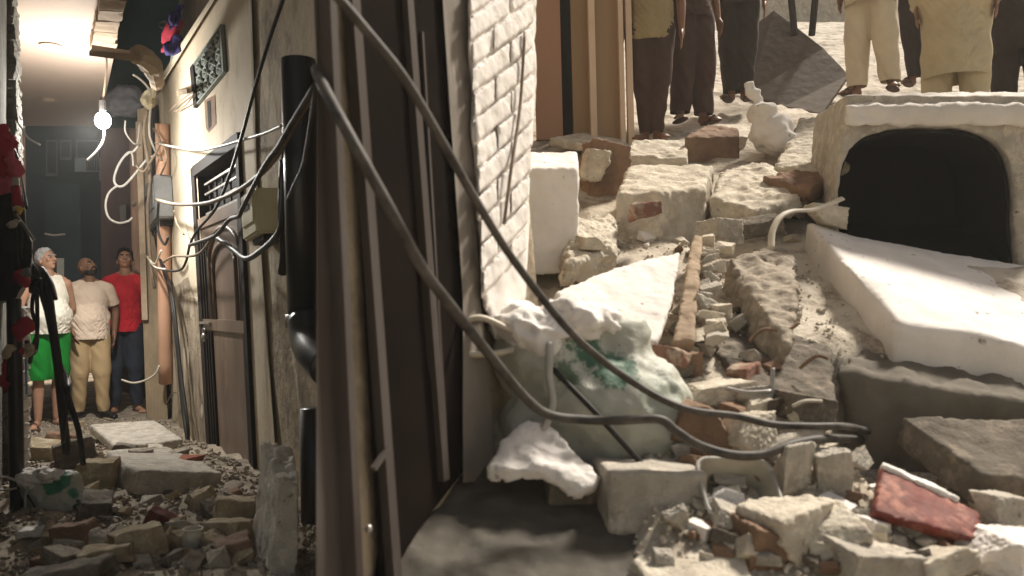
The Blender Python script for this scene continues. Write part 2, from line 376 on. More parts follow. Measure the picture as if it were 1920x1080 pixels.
for k, (v0, v1) in enumerate(((.215, .52), (.545, 1))):
    bm = bmesh.new(); pbar(bm, df, .085, v0, .955, v1, -.09, -.004); lf = mesh_obj('leaf_panel', bm, M['door'], door, label=('upper door panel with an arched moulding', 'lower plain door panel')[k])
    for u in (.13, .19, .25, .90, .94):
        bm = bmesh.new(); pbar(bm, df, u-.010, v0+(.035 if k == 0 and u < .8 else .0)+.01, u+.010, v1-.004, -.004, .014)
        mesh_obj('moulding', bm, M['frame_dark'], lf)
    if k == 0:
        for (r, off) in ((.30, 0), (.22, .02)):
            bm = bmesh.new()
            pts = [df(.585-r*math.cos(t)*1.0, .335+off-r*.33*math.sin(t), .004) for t in [math.pi*q/14 for q in range(15)]]
            pts = [df(.585-r, .515, .004)]+pts+[df(.585+r, .515, .004)]
            tube(bm, pts, .017, 2, 6); mesh_obj('arch_moulding', bm, M['door'], lf, smooth=True)
bm = bmesh.new(); pbar(bm, df, .085, .515, .955, .55, -.05, .015); mesh_obj('middle_rail', bm, M['door'], door)
bm = bmesh.new(); pbar(bm, df, .04, .524, .3, .531, .02, .035); bt = mesh_obj('bolt', bm, M['steel'], door)
bm = bmesh.new(); ell(bm, df(.15, .575, .03), (.025, .02, .035)); tube(bm, [df(.13, .565, .03), df(.13, .548, .03), df(.17, .548, .03), df(.17, .565, .03)], .006)
mesh_obj('padlock', bm, M['steel'], door, smooth=True)
bm = bmesh.new(); prism(bm, [AR(402, 868, .02), AR(490, 940, .02), AR(490, 962, .02), AR(402, 886, .02)], [AR(402, 868, .15), AR(490, 940, .15), AR(490, 962, .15), AR(402, 886, .15)])
mesh_obj('door_sill', bm, M['post'], None, label='worn timber sill under the brown metal door', cat='door sill')
# meter boxes
def meter(pts, off, m, label, hatch):
    e = empty('meter_box', AR(*pts[2]), label, 'meter box', 'electric meter boxes')
    f = patch(*[AR(*p) for p in pts], NA)
    bm = bmesh.new(); pbar(bm, f, 0, 0, 1, 1, 0, off); wobble(bm, 0, 0, 1, tri=False)
    bmesh.ops.bevel(bm, geom=bm.edges[:], offset=.012, segments=2, affect='EDGES'); mesh_obj('case', bm, m, e)
    bm = bmesh.new(); pbar(bm, f, .1, .08, .9, .72, off, off+.008); lid = mesh_obj('lid', bm, m, e)
    bm = bmesh.new(); pbar(bm, f, .3, .3, .7, .42, off+.008, off+.012); mesh_obj('dial', bm, M['void'], lid)
    bm = bmesh.new(); pbar(bm, f, .12, 1.0, .88, 1.12, 0, off*.7); mesh_obj('terminal_cover', bm, hatch, e)
meter([(299, 352), (323, 328), (328, 408), (303, 438)], .16, M['meter_grey'], 'grey electric meter box on the alley wall left of the door', M['black'])
meter([(502, 368), (530, 352), (534, 436), (506, 452)], .15, M['meter_cream'], 'cream electric meter box beside the fat black pipe', M['black'])
# fat black pipe
pipe = empty('drain_pipe', P(560, 640, 3.62), 'fat black plastic drain pipe standing in front of the old plaster wall', 'pipe')
bm = bmesh.new(); tube(bm, [P(559, 112, 3.62), P(572, 596, 3.62)], .077, 1, 20, smooth=False); mesh_obj('stack', bm, M['blackpipe'], pipe, smooth=True)
bm = bmesh.new(); tube(bm, [P(571, 588, 3.62), P(572, 612, 3.62)], .087, 1, 20, smooth=False); mesh_obj('collar', bm, M['blackpipe'], pipe, smooth=True)
bm = bmesh.new(); tube(bm, [P(574, 600, 3.6), P(582, 640, 3.52), P(596, 668, 3.4), P(620, 690, 3.3)], .085, 4, 20); mesh_obj('elbow', bm, M['blackpipe'], pipe, smooth=True)
bm = bmesh.new(); tube(bm, [P(588, 765, 3.75), P(592, 1120, 3.75)], .064, 1, 18, smooth=False)
mesh_obj('lower_pipe', bm, M['blackpipe'], None, smooth=True, label='short black pipe end standing behind the leaning stone slab', cat='pipe')
bm = bmesh.new(); tube(bm, [AR(304, 232, .07), AR(308, 500, .07), AR(310, 718, .07)], .062, 4, 14)
mesh_obj('downpipe', bm, M['pinkpipe'], None, smooth=True, label='pink painted downpipe at the far end of the plastered wall', cat='pipe')
# post and pier at the end of the wall
bm = bmesh.new(); prism(bm, [P(258, 205, 8.1), P(292, 200, 8.1), P(316, 810, 8.1), P(276, 800, 8.1)], [P(258, 205, 8.5), P(292, 200, 8.5), P(316, 810, 8.5), P(276, 800, 8.5)])
wobble(bm, 6, .02, 5); mesh_obj('pier', bm, M['post'], None, label='tall brown masonry pier where the side lane meets the alley', cat='pillar')
bm = bmesh.new(); prism(bm, [P(254, 228, 8.05), P(266, 228, 8.05), P(277, 600, 8.05), P(266, 600, 8.05)], [P(254, 228, 8.09), P(266, 228, 8.09), P(277, 600, 8.09), P(266, 600, 8.09)])
mesh_obj('timber_post', bm, M['beam'], None, label='slim pale timber post fixed to the brown pier', cat='post')

# ------------------------------------------------------------------ ALLEY: overhead balcony soffit and beams
balc = empty('overhanging_balcony', P(110, 120, 6.2), 'pale painted balcony underside spanning the alley above the men', 'balcony')
Z = 1.95
def SO(px, py, z=Z): return P(px, py, z*F/(540-py))
bm = bmesh.new(); prism(bm, [SO(-40, 236), SO(186, 236), SO(214, 104), SO(193, -16), SO(-40, -30)], [SO(-40, 236)+Vector((0, 0, .16)), SO(186, 236)+Vector((0, 0, .16)), SO(214, 104)+Vector((0, 0, .16)), SO(193, -16)+Vector((0, 0, .16)), SO(-40, -30)+Vector((0, 0, .16))])
mesh_obj('soffit', bm, M['soffit'], balc)
for (x, y) in ((96, 84), (91, 186)):
    c = SO(x, y); bm = bmesh.new()
    bmesh.ops.create_cone(bm, cap_ends=True, segments=24, radius1=.085, radius2=.07, depth=.014, matrix=Matrix.Translation(c-Vector((0, 0, .007))))
    rr = mesh_obj('recessed_light', bm, M['soffit'], balc)
    bm = bmesh.new(); bmesh.ops.create_cone(bm, cap_ends=True, segments=24, radius1=.055, radius2=.055, depth=.004, matrix=Matrix.Translation(c-Vector((0, 0, .017)))); mesh_obj('lens', bm, M['trim'], rr)
# fascia of brick courses
for k in range(6):
    y0 = -20+k*20; y1 = y0+18.5; j = (k*37 % 5)-2
    bm = bmesh.new(); a = SO(194-k*4.2+j*.6, y0, 1.85); b = SO(194-k*4.2-4+j*.4, y1, 1.85)
    w = Vector((.15 if k < 5 else .18, .03, 0)); dn = Vector((0, 0, .22))
    prism(bm, [a, a+w, b+w, b], [a+dn, a+w+dn, b+w+dn, b+dn]); wobble(bm, 3, .015, 8, k)
    mesh_obj('brick', bm, M['beam'], balc)
bm = bmesh.new(); prism(bm, [P(168, 96, 5.25), P(268, 104, 5.4), P(268, 118, 5.4), P(168, 104, 5.25)], [P(172, 84, 5.6), P(268, 96, 5.7), P(268, 106, 5.7), P(172, 96, 5.6)])
tube(bm, [P(255, 104, 5.4), P(276, 112, 5.5), P(288, 132, 5.7), P(294, 158, 6.0)], [.07, .075, .06, .05], 4, 8)
wobble(bm, 2, .02, 6); mesh_obj('mortar_bracket', bm, M['beam'], None, label='rough mortar bracket reaching from the balcony edge to the wall', cat='bracket')
# dark things in the gap above
bm = bmesh.new(); prism(bm, [P(190, -60, 9.2), P(345, -60, 8.6), P(300, 240, 8.6), P(196, 240, 9.2)], [P(190, -60, 9.6), P(345, -60, 9), P(300, 240, 9), P(196, 240, 9.6)])
mesh_obj('dark_wall', bm, M['wall_green'], None, label='dark green unlit wall high above the side lane', cat='wall')
bm = bmesh.new(); ell(bm, P(228, 195, 8.2), (.22, .1, .16)); ell(bm, P(243, 176, 8.2), (.12, .1, .1)); bm = remesh(bm, .02, 2); wobble(bm, 0, .05, 6, 3, tri=False)
mesh_obj('tarp_bundle', bm, M['tarp'], None, smooth=True, label='grey tarpaulin bundle hung under the dark wall by the lamp', cat='bundle')
bm = bmesh.new(); ell(bm, P(278, 188, 7.4), (.05, .05, .09), sub=2); ell(bm, P(284, 176, 7.4), (.04, .04, .06), sub=2); wobble(bm, 0, .05, 12, 5, tri=False)
mesh_obj('paper_bundle', bm, M['paper'], None, label='tan paper bundle tied among the wires on the pier', cat='bundle')
for i, (x, y, m, r, l) in enumerate(((322, 62, 'red_cloth', (.05, .03, .16), 'red cloth hanging on the roof edge above the plastered wall'),
        (328, 36, 'blue_cloth', (.04, .03, .12), 'violet cloth draped just above the red cloth on the roof edge'),
        (326, 86, 'blue_cloth', (.06, .03, .09), 'violet cloth draped below the red cloth on the roof edge'))):
    p = AR(x, y, .1); bm = bmesh.new(); ell(bm, p, r, (0, .5, 0)); wobble(bm, 0, .07, 9, i, tri=False)
    mesh_obj('hanging_cloth', bm, M[m], None, smooth=True, label=l, cat='cloth')
bm = bmesh.new(); pts = [AR(308+8*math.cos(t), 47+6*math.sin(t), .06) for t in [k*.5 for k in range(14)]]; tube(bm, pts+[AR(313, 62, .06)], .012, 3)
mesh_obj('iron_ring', bm, M['black'], None, smooth=True, label='small dark iron ring hook high on the far wall', cat='hook')
bm = bmesh.new(); panel(bm, AR, [(331, 170), (350, 166), (351, 176), (332, 180)], 0, .14); mesh_obj('wall_bracket', bm, M['post'], None, label='stub of timber sticking out left of the grille', cat='bracket')

# ------------------------------------------------------------------ the lit lamp
LP = P(193, 226, 6.5)
lamp = empty('street_lamp', LP, 'glaring white bulb hung at the balcony edge above the men', 'lamp')
bm = bmesh.new(); ell(bm, LP, (.06, .06, .07)); mesh_obj('bulb', bm, emis('lit_bulb', (.93, 1, .95), 40), lamp, smooth=True)
bm = bmesh.new(); tube(bm, [LP+Vector((0, .0, .08)), LP+Vector((0, 0, .16))], .03, 1, 12, smooth=False); mesh_obj('holder', bm, M['black'], lamp)
bm = bmesh.new(); tube(bm, [LP+Vector((0, 0, .15)), LP+Vector((.02, .02, .45)), Vector((LP.x, LP.y+.03, Z+.02))], .008, 4, 6); mesh_obj('flex', bm, M['wire_brown'], lamp)
pl = bpy.data.lights.new('lamp_light', 'POINT'); pl.energy = 66; pl.shadow_soft_size = .06; pl.color = (1, .97, .91)
po = bpy.data.objects.new('lamp_light', pl); COL.objects.link(po); po.parent = lamp; po.location = (-.02, -.16, -.06)
sp = bpy.data.lights.new('lamp_fill', 'SPOT'); sp.energy = 125; sp.spot_size = R(165); sp.spot_blend = .35; sp.shadow_soft_size = .06; sp.color = (1, .97, .91)   # the bulb's downward light, plus added fill tilted toward the near rubble
spo = bpy.data.objects.new('lamp_fill', sp); COL.objects.link(spo); spo.parent = lamp; spo.location = (-.02, -.14, -.09); spo.rotation_euler = (R(-22), 0, 0)

# ------------------------------------------------------------------ ALLEY: left wall and its clutter
lw = empty('stone_wall', AL(20, 900, 0), 'rough grey stone wall along the left edge of the alley', 'wall')
bm = bmesh.new()
prism(bm, [Vector((-.20-.593*d, d, z)) for d, z in ((2.5, -1.6), (13, -1.6), (13, 5), (2.5, 5))], [Vector((-1.0-.593*d, d, z)) for d, z in ((2.5, -1.6), (13, -1.6), (13, 5), (2.5, 5))])
mesh_obj('masonry', bm, M['stone'], lw)
# pilaster of stacked stones, each a part
for k in range(22):
    y0 = -30+k*15; w = 26+k*.28+rnd.uniform(-2, 2); d = 5.2
    a = P(-6, y0, d); b = P(w, y0+rnd.uniform(-2, 2), d); c = P(w+rnd.uniform(-1.5, 1.5), y0+13.8, d); e = P(-6, y0+13.8, d)
    back = Vector((-.15, .3, 0)); bm = bmesh.new(); prism(bm, [a, b, c, e], [p+back for p in (a, b, c, e)]); wobble(bm, 3, .018, 14, k)
    mesh_obj('stone', bm, M['stone'], lw)
for k in range(17):
    y0 = 660+k*25; d = 4.6
    a = P(-8, y0+14, d); b = P(16+k*.5+rnd.uniform(-2, 2), y0-4, d); c = P(18+k*.5, y0+17, d); e = P(-8, y0+36, d)
    back = Vector((-.1, .25, 0)); bm = bmesh.new(); prism(bm, [a, b, c, e], [p+back for p in (a, b, c, e)]); wobble(bm, 2, .015, 14, k+50)
    mesh_obj('brick', bm, M['stone'], lw)
bm = bmesh.new(); prism(bm, [P(36, 240, 10.5), P(47, 240, 10.5), P(50, 560, 10.5), P(38, 560, 10.5)], [P(36, 240, 10.9), P(47, 240, 10.9), P(50, 560, 10.9), P(38, 560, 10.9)])
mesh_obj('corner_pier', bm, M['wall_pink'], None, label='narrow pink plastered pier at the far left corner below the balcony', cat='pillar')
cab = empty('meter_cabinet', P(20, 560, 4.2), 'big black meter cabinet leaning out from the left wall', 'cabinet')
bm = bmesh.new(); prism(bm, [P(-20, 330, 4.1), P(24, 345, 4.1), P(40, 405, 4.1), P(62, 452, 4.1), P(58, 520, 4.1), P(32, 560, 4.1), P(-20, 566, 4.1)], [P(-20, 330, 4.6), P(26, 345, 4.6), P(40, 405, 4.6), P(60, 452, 4.6), P(57, 520, 4.6), P(34, 560, 4.6), P(-20, 566, 4.6)])
wobble(bm, 4, .03, 5); mesh_obj('case', bm, M['dark_cab'], cab)
bm = bmesh.new(); beam(bm, P(30, 402, 4.05), P(64, 450, 4.05), .012, .012, Vector((0, 1, 0))); mesh_obj('edge_trim', bm, M['meter_grey'], cab)
for i, (x, y, m, r, l) in enumerate(((4, 300, 'red_cloth', (.05, .04, .14), 'red festoon cloth hanging on the left wall above the cabinet'),
        (14, 268, 'red_cloth', (.03, .03, .07), 'small red rag just under the white lit stones'),
        (27, 305, 'pink_cloth', (.03, .03, .06), 'pink rag beside the pale red cylinder on the left wall'),
        (8, 345, 'pink_cloth', (.05, .04, .05), 'pink cloth scrap on top of the black cabinet'),
        (42, 632, 'red_cloth', (.016, .02, .07), 'narrow dark red cloth beside the black pipe'),
        (38, 522, 'red_cloth', (.025, .03, .05), 'red scrap under the cabinet edge by the cables'),
        (12, 700, 'red_cloth', (.03, .03, .10), 'dark red cloth low on the left wall behind the pipe'))):
    p = P(x, y, 4.0); bm = bmesh.new(); ell(bm, p, r, (0, rnd.uniform(-.3, .3), 0), 3); wobble(bm, 0, .05, 14, i+9, tri=False)
    mesh_obj('hanging_cloth', bm, M[m], None, smooth=True, label=l, cat='cloth')
ext = empty('signal_tube', P(33, 375, 3.95), 'pale tube with a red sleeve and yellow tip on the left wall', 'canister')
bm = bmesh.new(); tube(bm, [P(28, 335, 4.0), P(32, 392, 3.95)], .020, 1, 12, smooth=False); mesh_obj('body', bm, M['wire_pale'], ext, smooth=True)
bm = bmesh.new(); tube(bm, [P(30, 352, 3.985), P(33, 386, 3.94)], .0225, 1, 12, smooth=False); mesh_obj('sleeve', bm, M['red_cloth'], ext, smooth=True)
bm = bmesh.new(); bmesh.ops.create_cone(bm, cap_ends=True, segments=10, radius1=.004, radius2=.022, depth=.035, matrix=Matrix.Translation(P(37, 396, 3.95))); mesh_obj('tip', bm, M['yellow'], ext)
bm = bmesh.new(); tube(bm, [P(26, 560, 4.0), P(30, 800, 4.0), P(36, 1110, 4.0)], .034, 3, 14)
mesh_obj('standing_pipe', bm, M['blackpipe'], None, smooth=True, label='black vertical pipe along the left wall below the cabinet', cat='pipe')
for k in range(14):
    y0 = 575+k*25; d = 4.35
    bm = bmesh.new(); a = [P(36, y0, d), P(43+rnd.uniform(-1, 1), y0+2, d), P(45+rnd.uniform(-1, 1), y0+21, d), P(37, y0+22, d)]
    prism(bm, a, [p+Vector((-.05, .15, 0)) for p in a]); wobble(bm, 2, .012, 20, k+90); mesh_obj('stone', bm, M['concwhite'], lw)
bm = bmesh.new(); tube(bm, [P(48, 640, 4.3), P(50, 740, 4.3)], .006, 1, 8, smooth=False)
mesh_obj('blue_pipe', bm, mat('pale_blue_plastic', (.22, .38, .62), None, 4, .4, 0), None, label='thin pale blue tube next to the black standing pipe', cat='pipe')
# junk glints on the left wall
for i, (x, y, m, nm, l) in enumerate(((14, 655, 'paper', 'wire_clip', 'tan paper scrap caught on the left wall wires'), (52, 660, 'paper', 'paper_scrap', 'yellowish torn paper beside the hanging black cables'),
        (46, 512, 'meter_grey', 'switch_box', 'small grey switch box under the black cabinet'), (30, 418, 'wire_white', 'bulb_holder', 'white bulb holder on the cabinet edge'))):
    bm = bmesh.new(); ell(bm, P(x, y, 3.95), (.022, .02, .035), (0, .4*i, 0), 2); wobble(bm, 0, .03, 20, i+30, tri=False)
    mesh_obj(nm, bm, M[m], None, label=l, cat=nm.replace('_', ' '))

# ------------------------------------------------------------------ ALLEY: far buildings
fb = empty('far_house', P(130, 700, 13.4), 'dark unlit house closing the alley with blue grey windows and a balcony', 'house')
bm = bmesh.new(); prism(bm, [P(-60, -260, 13.5), P(215, -260, 13.5), P(215, 790, 13.5), P(-60, 790, 13.5)], [P(-60, -260, 15), P(215, -260, 15), P(215, 790, 15), P(-60, 790, 15)])
mesh_obj('wall', bm, M['wall_dark'], fb)
for (x0, y0, x1, y1) in ((86, 262, 108, 330), (112, 262, 134, 300), (142, 262, 186, 318)):
    bm = bmesh.new(); prism(bm, [P(x0, y0, 13.44), P(x1, y0, 13.44), P(x1, y1, 13.44), P(x0, y1, 13.44)], [P(x0, y0, 13.52), P(x1, y0, 13.52), P(x1, y1, 13.52), P(x0, y1, 13.52)])
    w = mesh_obj('window', bm, M['bluewall'], fb)
    bm = bmesh.new(); a, b, c, d = x0+3, y0+4, x1-3, y1-6
    prism(bm, [P(a, b, 13.42), P(c, b, 13.42), P(c, d, 13.42), P(a, d, 13.42)], [P(a, b, 13.435), P(c, b, 13.435), P(c, d, 13.435), P(a, d, 13.435)]); mesh_obj('pane', bm, M['glass_far'], w)
bm = bmesh.new(); prism(bm, [P(140, 296, 12.9), P(206, 296, 12.9), P(206, 338, 12.9), P(186, 338, 12.9), P(186, 322, 12.9), P(140, 322, 12.9)], [P(140, 296, 13.4), P(206, 296, 13.4), P(206, 338, 13.4), P(186, 338, 13.4), P(186, 322, 13.4), P(140, 322, 13.4)])
bl = mesh_obj('balcony', bm, M['bluewall'], fb)
for k in range(8):
    bm = bmesh.new(); beam(bm, P(163+k*3.2, 296, 12.86), P(163+k*3.2, 320, 12.86), .012, .012, Vector((0, 1, 0))); mesh_obj('baluster', bm, M['black'], bl)
bm = bmesh.new(); prism(bm, [P(84, 345, 13.0), P(150, 345, 13.0), P(156, 700, 13.0), P(84, 700, 13.0)], [P(84, 345, 13.4), P(150, 345, 13.4), P(156, 700, 13.4), P(84, 700, 13.4)])
mesh_obj('porch', bm, M['wall_dark'], fb)
bm = bmesh.new(); prism(bm, [P(106, 484, 11.6), P(120, 484, 11.6), P(120, 520, 11.6), P(107, 520, 11.6)], [P(106, 484, 11.62), P(120, 484, 11.62), P(120, 520, 11.62), P(107, 520, 11.62)])
mesh_obj('notice_board', bm, M['sign'], None, label='small pale board glimpsed between the grey haired man and the bald man', cat='board')
mh = empty('side_house', P(235, 700, 10), 'dim mauve house wall behind the man in red', 'house')
bm = bmesh.new(); prism(bm, [P(188, 232, 11), P(270, 232, 9.6), P(280, 780, 9.6), P(192, 760, 11)], [P(188, 232, 11.6), P(285, 232, 10.4), P(290, 780, 10.4), P(192, 760, 11.6)]); mesh_obj('wall', bm, M['wall_mauve'], mh)
bm = bmesh.new(); prism(bm, [P(224, 386, 10.2), P(236, 383, 10.0), P(237, 414, 10.0), P(226, 420, 10.2)], [P(224, 386, 10.5), P(236, 383, 10.5), P(237, 414, 10.5), P(226, 420, 10.5)]); mesh_obj('window', bm, M['glass_far'], mh)
bm = bmesh.new(); tube(bm, [P(252, 240, 9.3), P(258, 500, 9.3), P(262, 640, 9.3)], .06, 3, 12); mesh_obj('waste_pipe', bm, M['wall_pink'], None, smooth=True, label='dull pink pipe running down beside the man in red', cat='pipe')
bm = bmesh.new(); ell(bm, P(250, 381, 9.2), (.03, .03, .03), sub=2); mesh_obj('pipe_clip', bm, M['paper'], None, label='small pale clip on the dull pink pipe', cat='clip')

# ------------------------------------------------------------------ ALLEY: cables
CG = 'cables and wires strung in the alley'
def cable(pts, r, m, label, name='cable', k=6, group=CG):
    bm = bmesh.new(); tube(bm, pts, r, k, 7); return mesh_obj(name, bm, M[m], None, smooth=True, label=label, cat=name.replace('_', ' '), group=group)
def ar(l, off=.1): return [AR(p[0], p[1], p[2] if len(p) > 2 else off) for p in l]
cable(ar([(534, -10), (505, 75), (478, 165), (455, 250), (430, 330), (405, 390), (370, 432), (356, 460), (349, 490), (338, 506), (315, 508), (290, 500)], .14), .010, 'black', 'black cable slanting from the top of the old wall down across the door transom')
cable(ar([(592, 168), (560, 220), (535, 265), (515, 298), (490, 325), (455, 352), (420, 370), (380, 382), (330, 383), (292, 374)], .2), .013, 'wire_brown', 'pale brown cable curving from the pipe across the door to the grey meter')
cable(ar([(592, 158), (545, 235), (522, 275), (500, 305), (478, 345), (455, 390), (448, 405), (430, 412), (408, 438), (390, 448), (355, 460)], .22), .012, 'cable_grey', 'dark cable dropping from the pipe to the knot in front of the door')
cable(ar([(408, 446), (440, 470), (462, 485), (490, 470), (520, 440), (530, 405), (534, 300), (536, 250)], .18), .015, 'black', 'thick black cable drooping between the door knot and the cream meter')
cable(ar([(396, 448), (380, 470), (360, 480), (325, 481), (306, 492)], .16), .010, 'wire_brown', 'short brown cable from the door knot to the bundle on the pier')
cable(ar([(290, 268), (330, 276), (370, 282), (410, 275), (455, 262), (495, 250), (530, 235)], .12), .009, 'wire_white', 'white wire sagging across the wall above the door')
cable(ar([(316, 212), (330, 196), (362, 173), (350, 195), (326, 210)], .06), .007, 'wire_brown', 'thin brown wire looping under the timber stub')
cable(ar([(284, 190), (288, 300), (286, 400), (300, 480), (318, 540), (332, 640), (343, 760), (358, 862)], .09), .020, 'black', 'thick black cable running down the damp plaster to the slab')
cable(ar([(290, 190), (293, 330), (290, 430), (304, 500), (324, 560), (338, 690), (352, 800), (352, 858)], .11), .014, 'black', 'second black cable twined beside the thick one on the damp plaster')
cable(ar([(300, 330), (312, 300), (306, 270), (295, 262), (288, 240)], .1), .009, 'wire_brown', 'brown service wire looping over the grey meter')
cable(ar([(326, 395), (332, 420), (345, 440), (335, 425)], .1), .007, 'wire_brown', 'short loose wire hanging off the grey meter')
cable(ar([(316, 445), (308, 458), (296, 430), (297, 380)], .16), .012, 'black', 'black lead looping under the grey meter')
cable(ar([(302, 470), (290, 495), (275, 480), (290, 500), (310, 505)], .2), .008, 'wire_pale', 'thin pale wire hooked around the pier below the grey meter')
cable(ar([(313, 755), (326, 736), (345, 745), (352, 770)], .07), .006, 'wire_brown', 'thin wire loop standing out of the damp plaster low down')
cable(ar([(533, 300), (530, 400), (534, 470), (529, 512)], .14), .024, 'black', 'bundle of black leads taped beside the cream meter', name='cable_bundle')
cable(ar([(590, 170), (570, 300), (552, 345), (540, 372)], .3), .006, 'cable_grey', 'thin grey wire crossing the fat black pipe')
# white loops near the lamp
cable([P(196, 245, 6.5), P(193, 265, 6.55), P(180, 285, 6.6), P(164, 300, 6.7)], .010, 'wire_white', 'short white flex dangling below the lit bulb', 'wire')
cable([P(262, 270, 7.5), P(250, 284, 7.5), P(238, 288, 7.5), P(222, 310, 7.5), P(214, 335, 7.5), P(219, 348, 7.5), P(232, 348, 7.5), P(250, 330, 7.5), P(275, 300, 7.5), P(290, 292, 7.5)], .012, 'wire_white', 'white wire forming the upper loop beside the pier', 'wire')
cable([P(220, 348, 7.5), P(204, 362, 7.5), P(198, 385, 7.5), P(204, 408, 7.5), P(222, 418, 7.5), P(240, 415, 7.5), P(248, 408, 7.5)], .011, 'wire_white', 'white wire forming the lower loop beside the pier', 'wire')
cable([P(250, 312, 7.5), P(248, 290, 7.5), P(243, 286, 7.5), P(236, 292, 7.5)], .009, 'wire_white', 'small white curl at the top of the upper loop', 'wire')
cable([P(255, 310, 7.4), P(268, 322, 7.4), P(284, 300, 7.4), P(300, 268, 7.4), P(288, 240, 7.4)], .010, 'wire_brown', 'brown wire crossing the pier at loop height', 'wire')
cable([P(235, 226, 7.3), P(236, 250, 7.3), P(256, 270, 7.4), P(262, 230, 7.5)], .008, 'wire_white', 'white wire dangling between the lamp and the pier', 'wire')
cable([P(276, 205, 7.4), P(270, 250, 7.4), P(281, 330, 7.5), P(277, 400, 7.6), P(283, 500, 7.7), P(290, 540, 7.8)], .016, 'wire_brown', 'brown cable running straight down the pier', 'cable')
cable([P(282, 205, 7.3), P(280, 250, 7.3), P(290, 280, 7.4), P(302, 300, 7.5)], .010, 'wire_white', 'white wire under the paper bundle on the pier', 'wire')
cable([P(42, 240, 9.5), P(52, 258, 9.5), P(75, 272, 9.5)], .012, 'wire_white', 'white wire crossing below the far left of the balcony', 'wire')
cable([P(250, 140, 7.0), P(262, 148, 7.1), P(276, 162, 7.2), P(283, 178, 7.3)], .010, 'wire_white', 'white wire under the rough mortar bracket', 'wire')
cable([P(84, 438, 10), P(100, 441, 10), P(122, 439, 10)], .012, 'wire_pale', 'pale wire faintly seen in the dark porch', 'wire')
cable([P(228, 712, 7.6), P(250, 718, 7.6), P(275, 712, 7.6), P(292, 700, 7.6), P(299, 685, 7.6)], .010, 'wire_pale', 'pale wire curving low round the foot of the pier', 'wire')
# black hanging cables on the left
HG = 'black cables hanging at the left wall'
hang = [([(62, 545), (68, 520), (80, 515), (90, 545), (98, 610), (108, 680), (116, 760), (126, 850)], .026, 'thickest black cable of the hanging bundle in front of the grey haired man'),
        ([(66, 530), (60, 580), (70, 620), (62, 650), (56, 680)], .012, 'thin black cable curling beside the hand of the grey haired man'),
        ([(68, 525), (70, 600), (68, 650), (62, 662), (50, 640)], .013, 'black cable looping down to the green shorts'),
        ([(70, 522), (84, 570), (98, 620), (112, 690), (130, 750), (148, 810), (156, 870)], .017, 'black cable reaching lowest from the bundle to the rubble'),
        ([(74, 522), (88, 590), (104, 660), (126, 710), (128, 730), (122, 780), (118, 830)], .013, 'black cable bending back near the bald man trousers'),
        ([(60, 500), (52, 470), (44, 420), (40, 380), (34, 340), (20, 300), (8, 262)], .016, 'black cable climbing the left wall past the red sleeve'),
        ([(50, 390), (44, 360), (38, 330), (30, 290), (14, 262)], .010, 'thin black wire beside the climbing cable'),
        ([(62, 500), (70, 506), (80, 505), (96, 530), (104, 560)], .014, 'short black cable at the knot of the hanging bundle')]
for pts, r, l in hang: cable([P(x, y, 4.2+.12*math.sin(i)) for i, (x, y) in enumerate(pts)], r*.85, 'black', l, group=HG)
bm = bmesh.new(); ell(bm, P(70, 522, 4.25), (.045, .05, .04), sub=2); wobble(bm, 0, .05, 14, 4, tri=False); mesh_obj('cable_knot', bm, M['black'], None, label='knotted black cable clump at head height on the left', cat='cable knot')

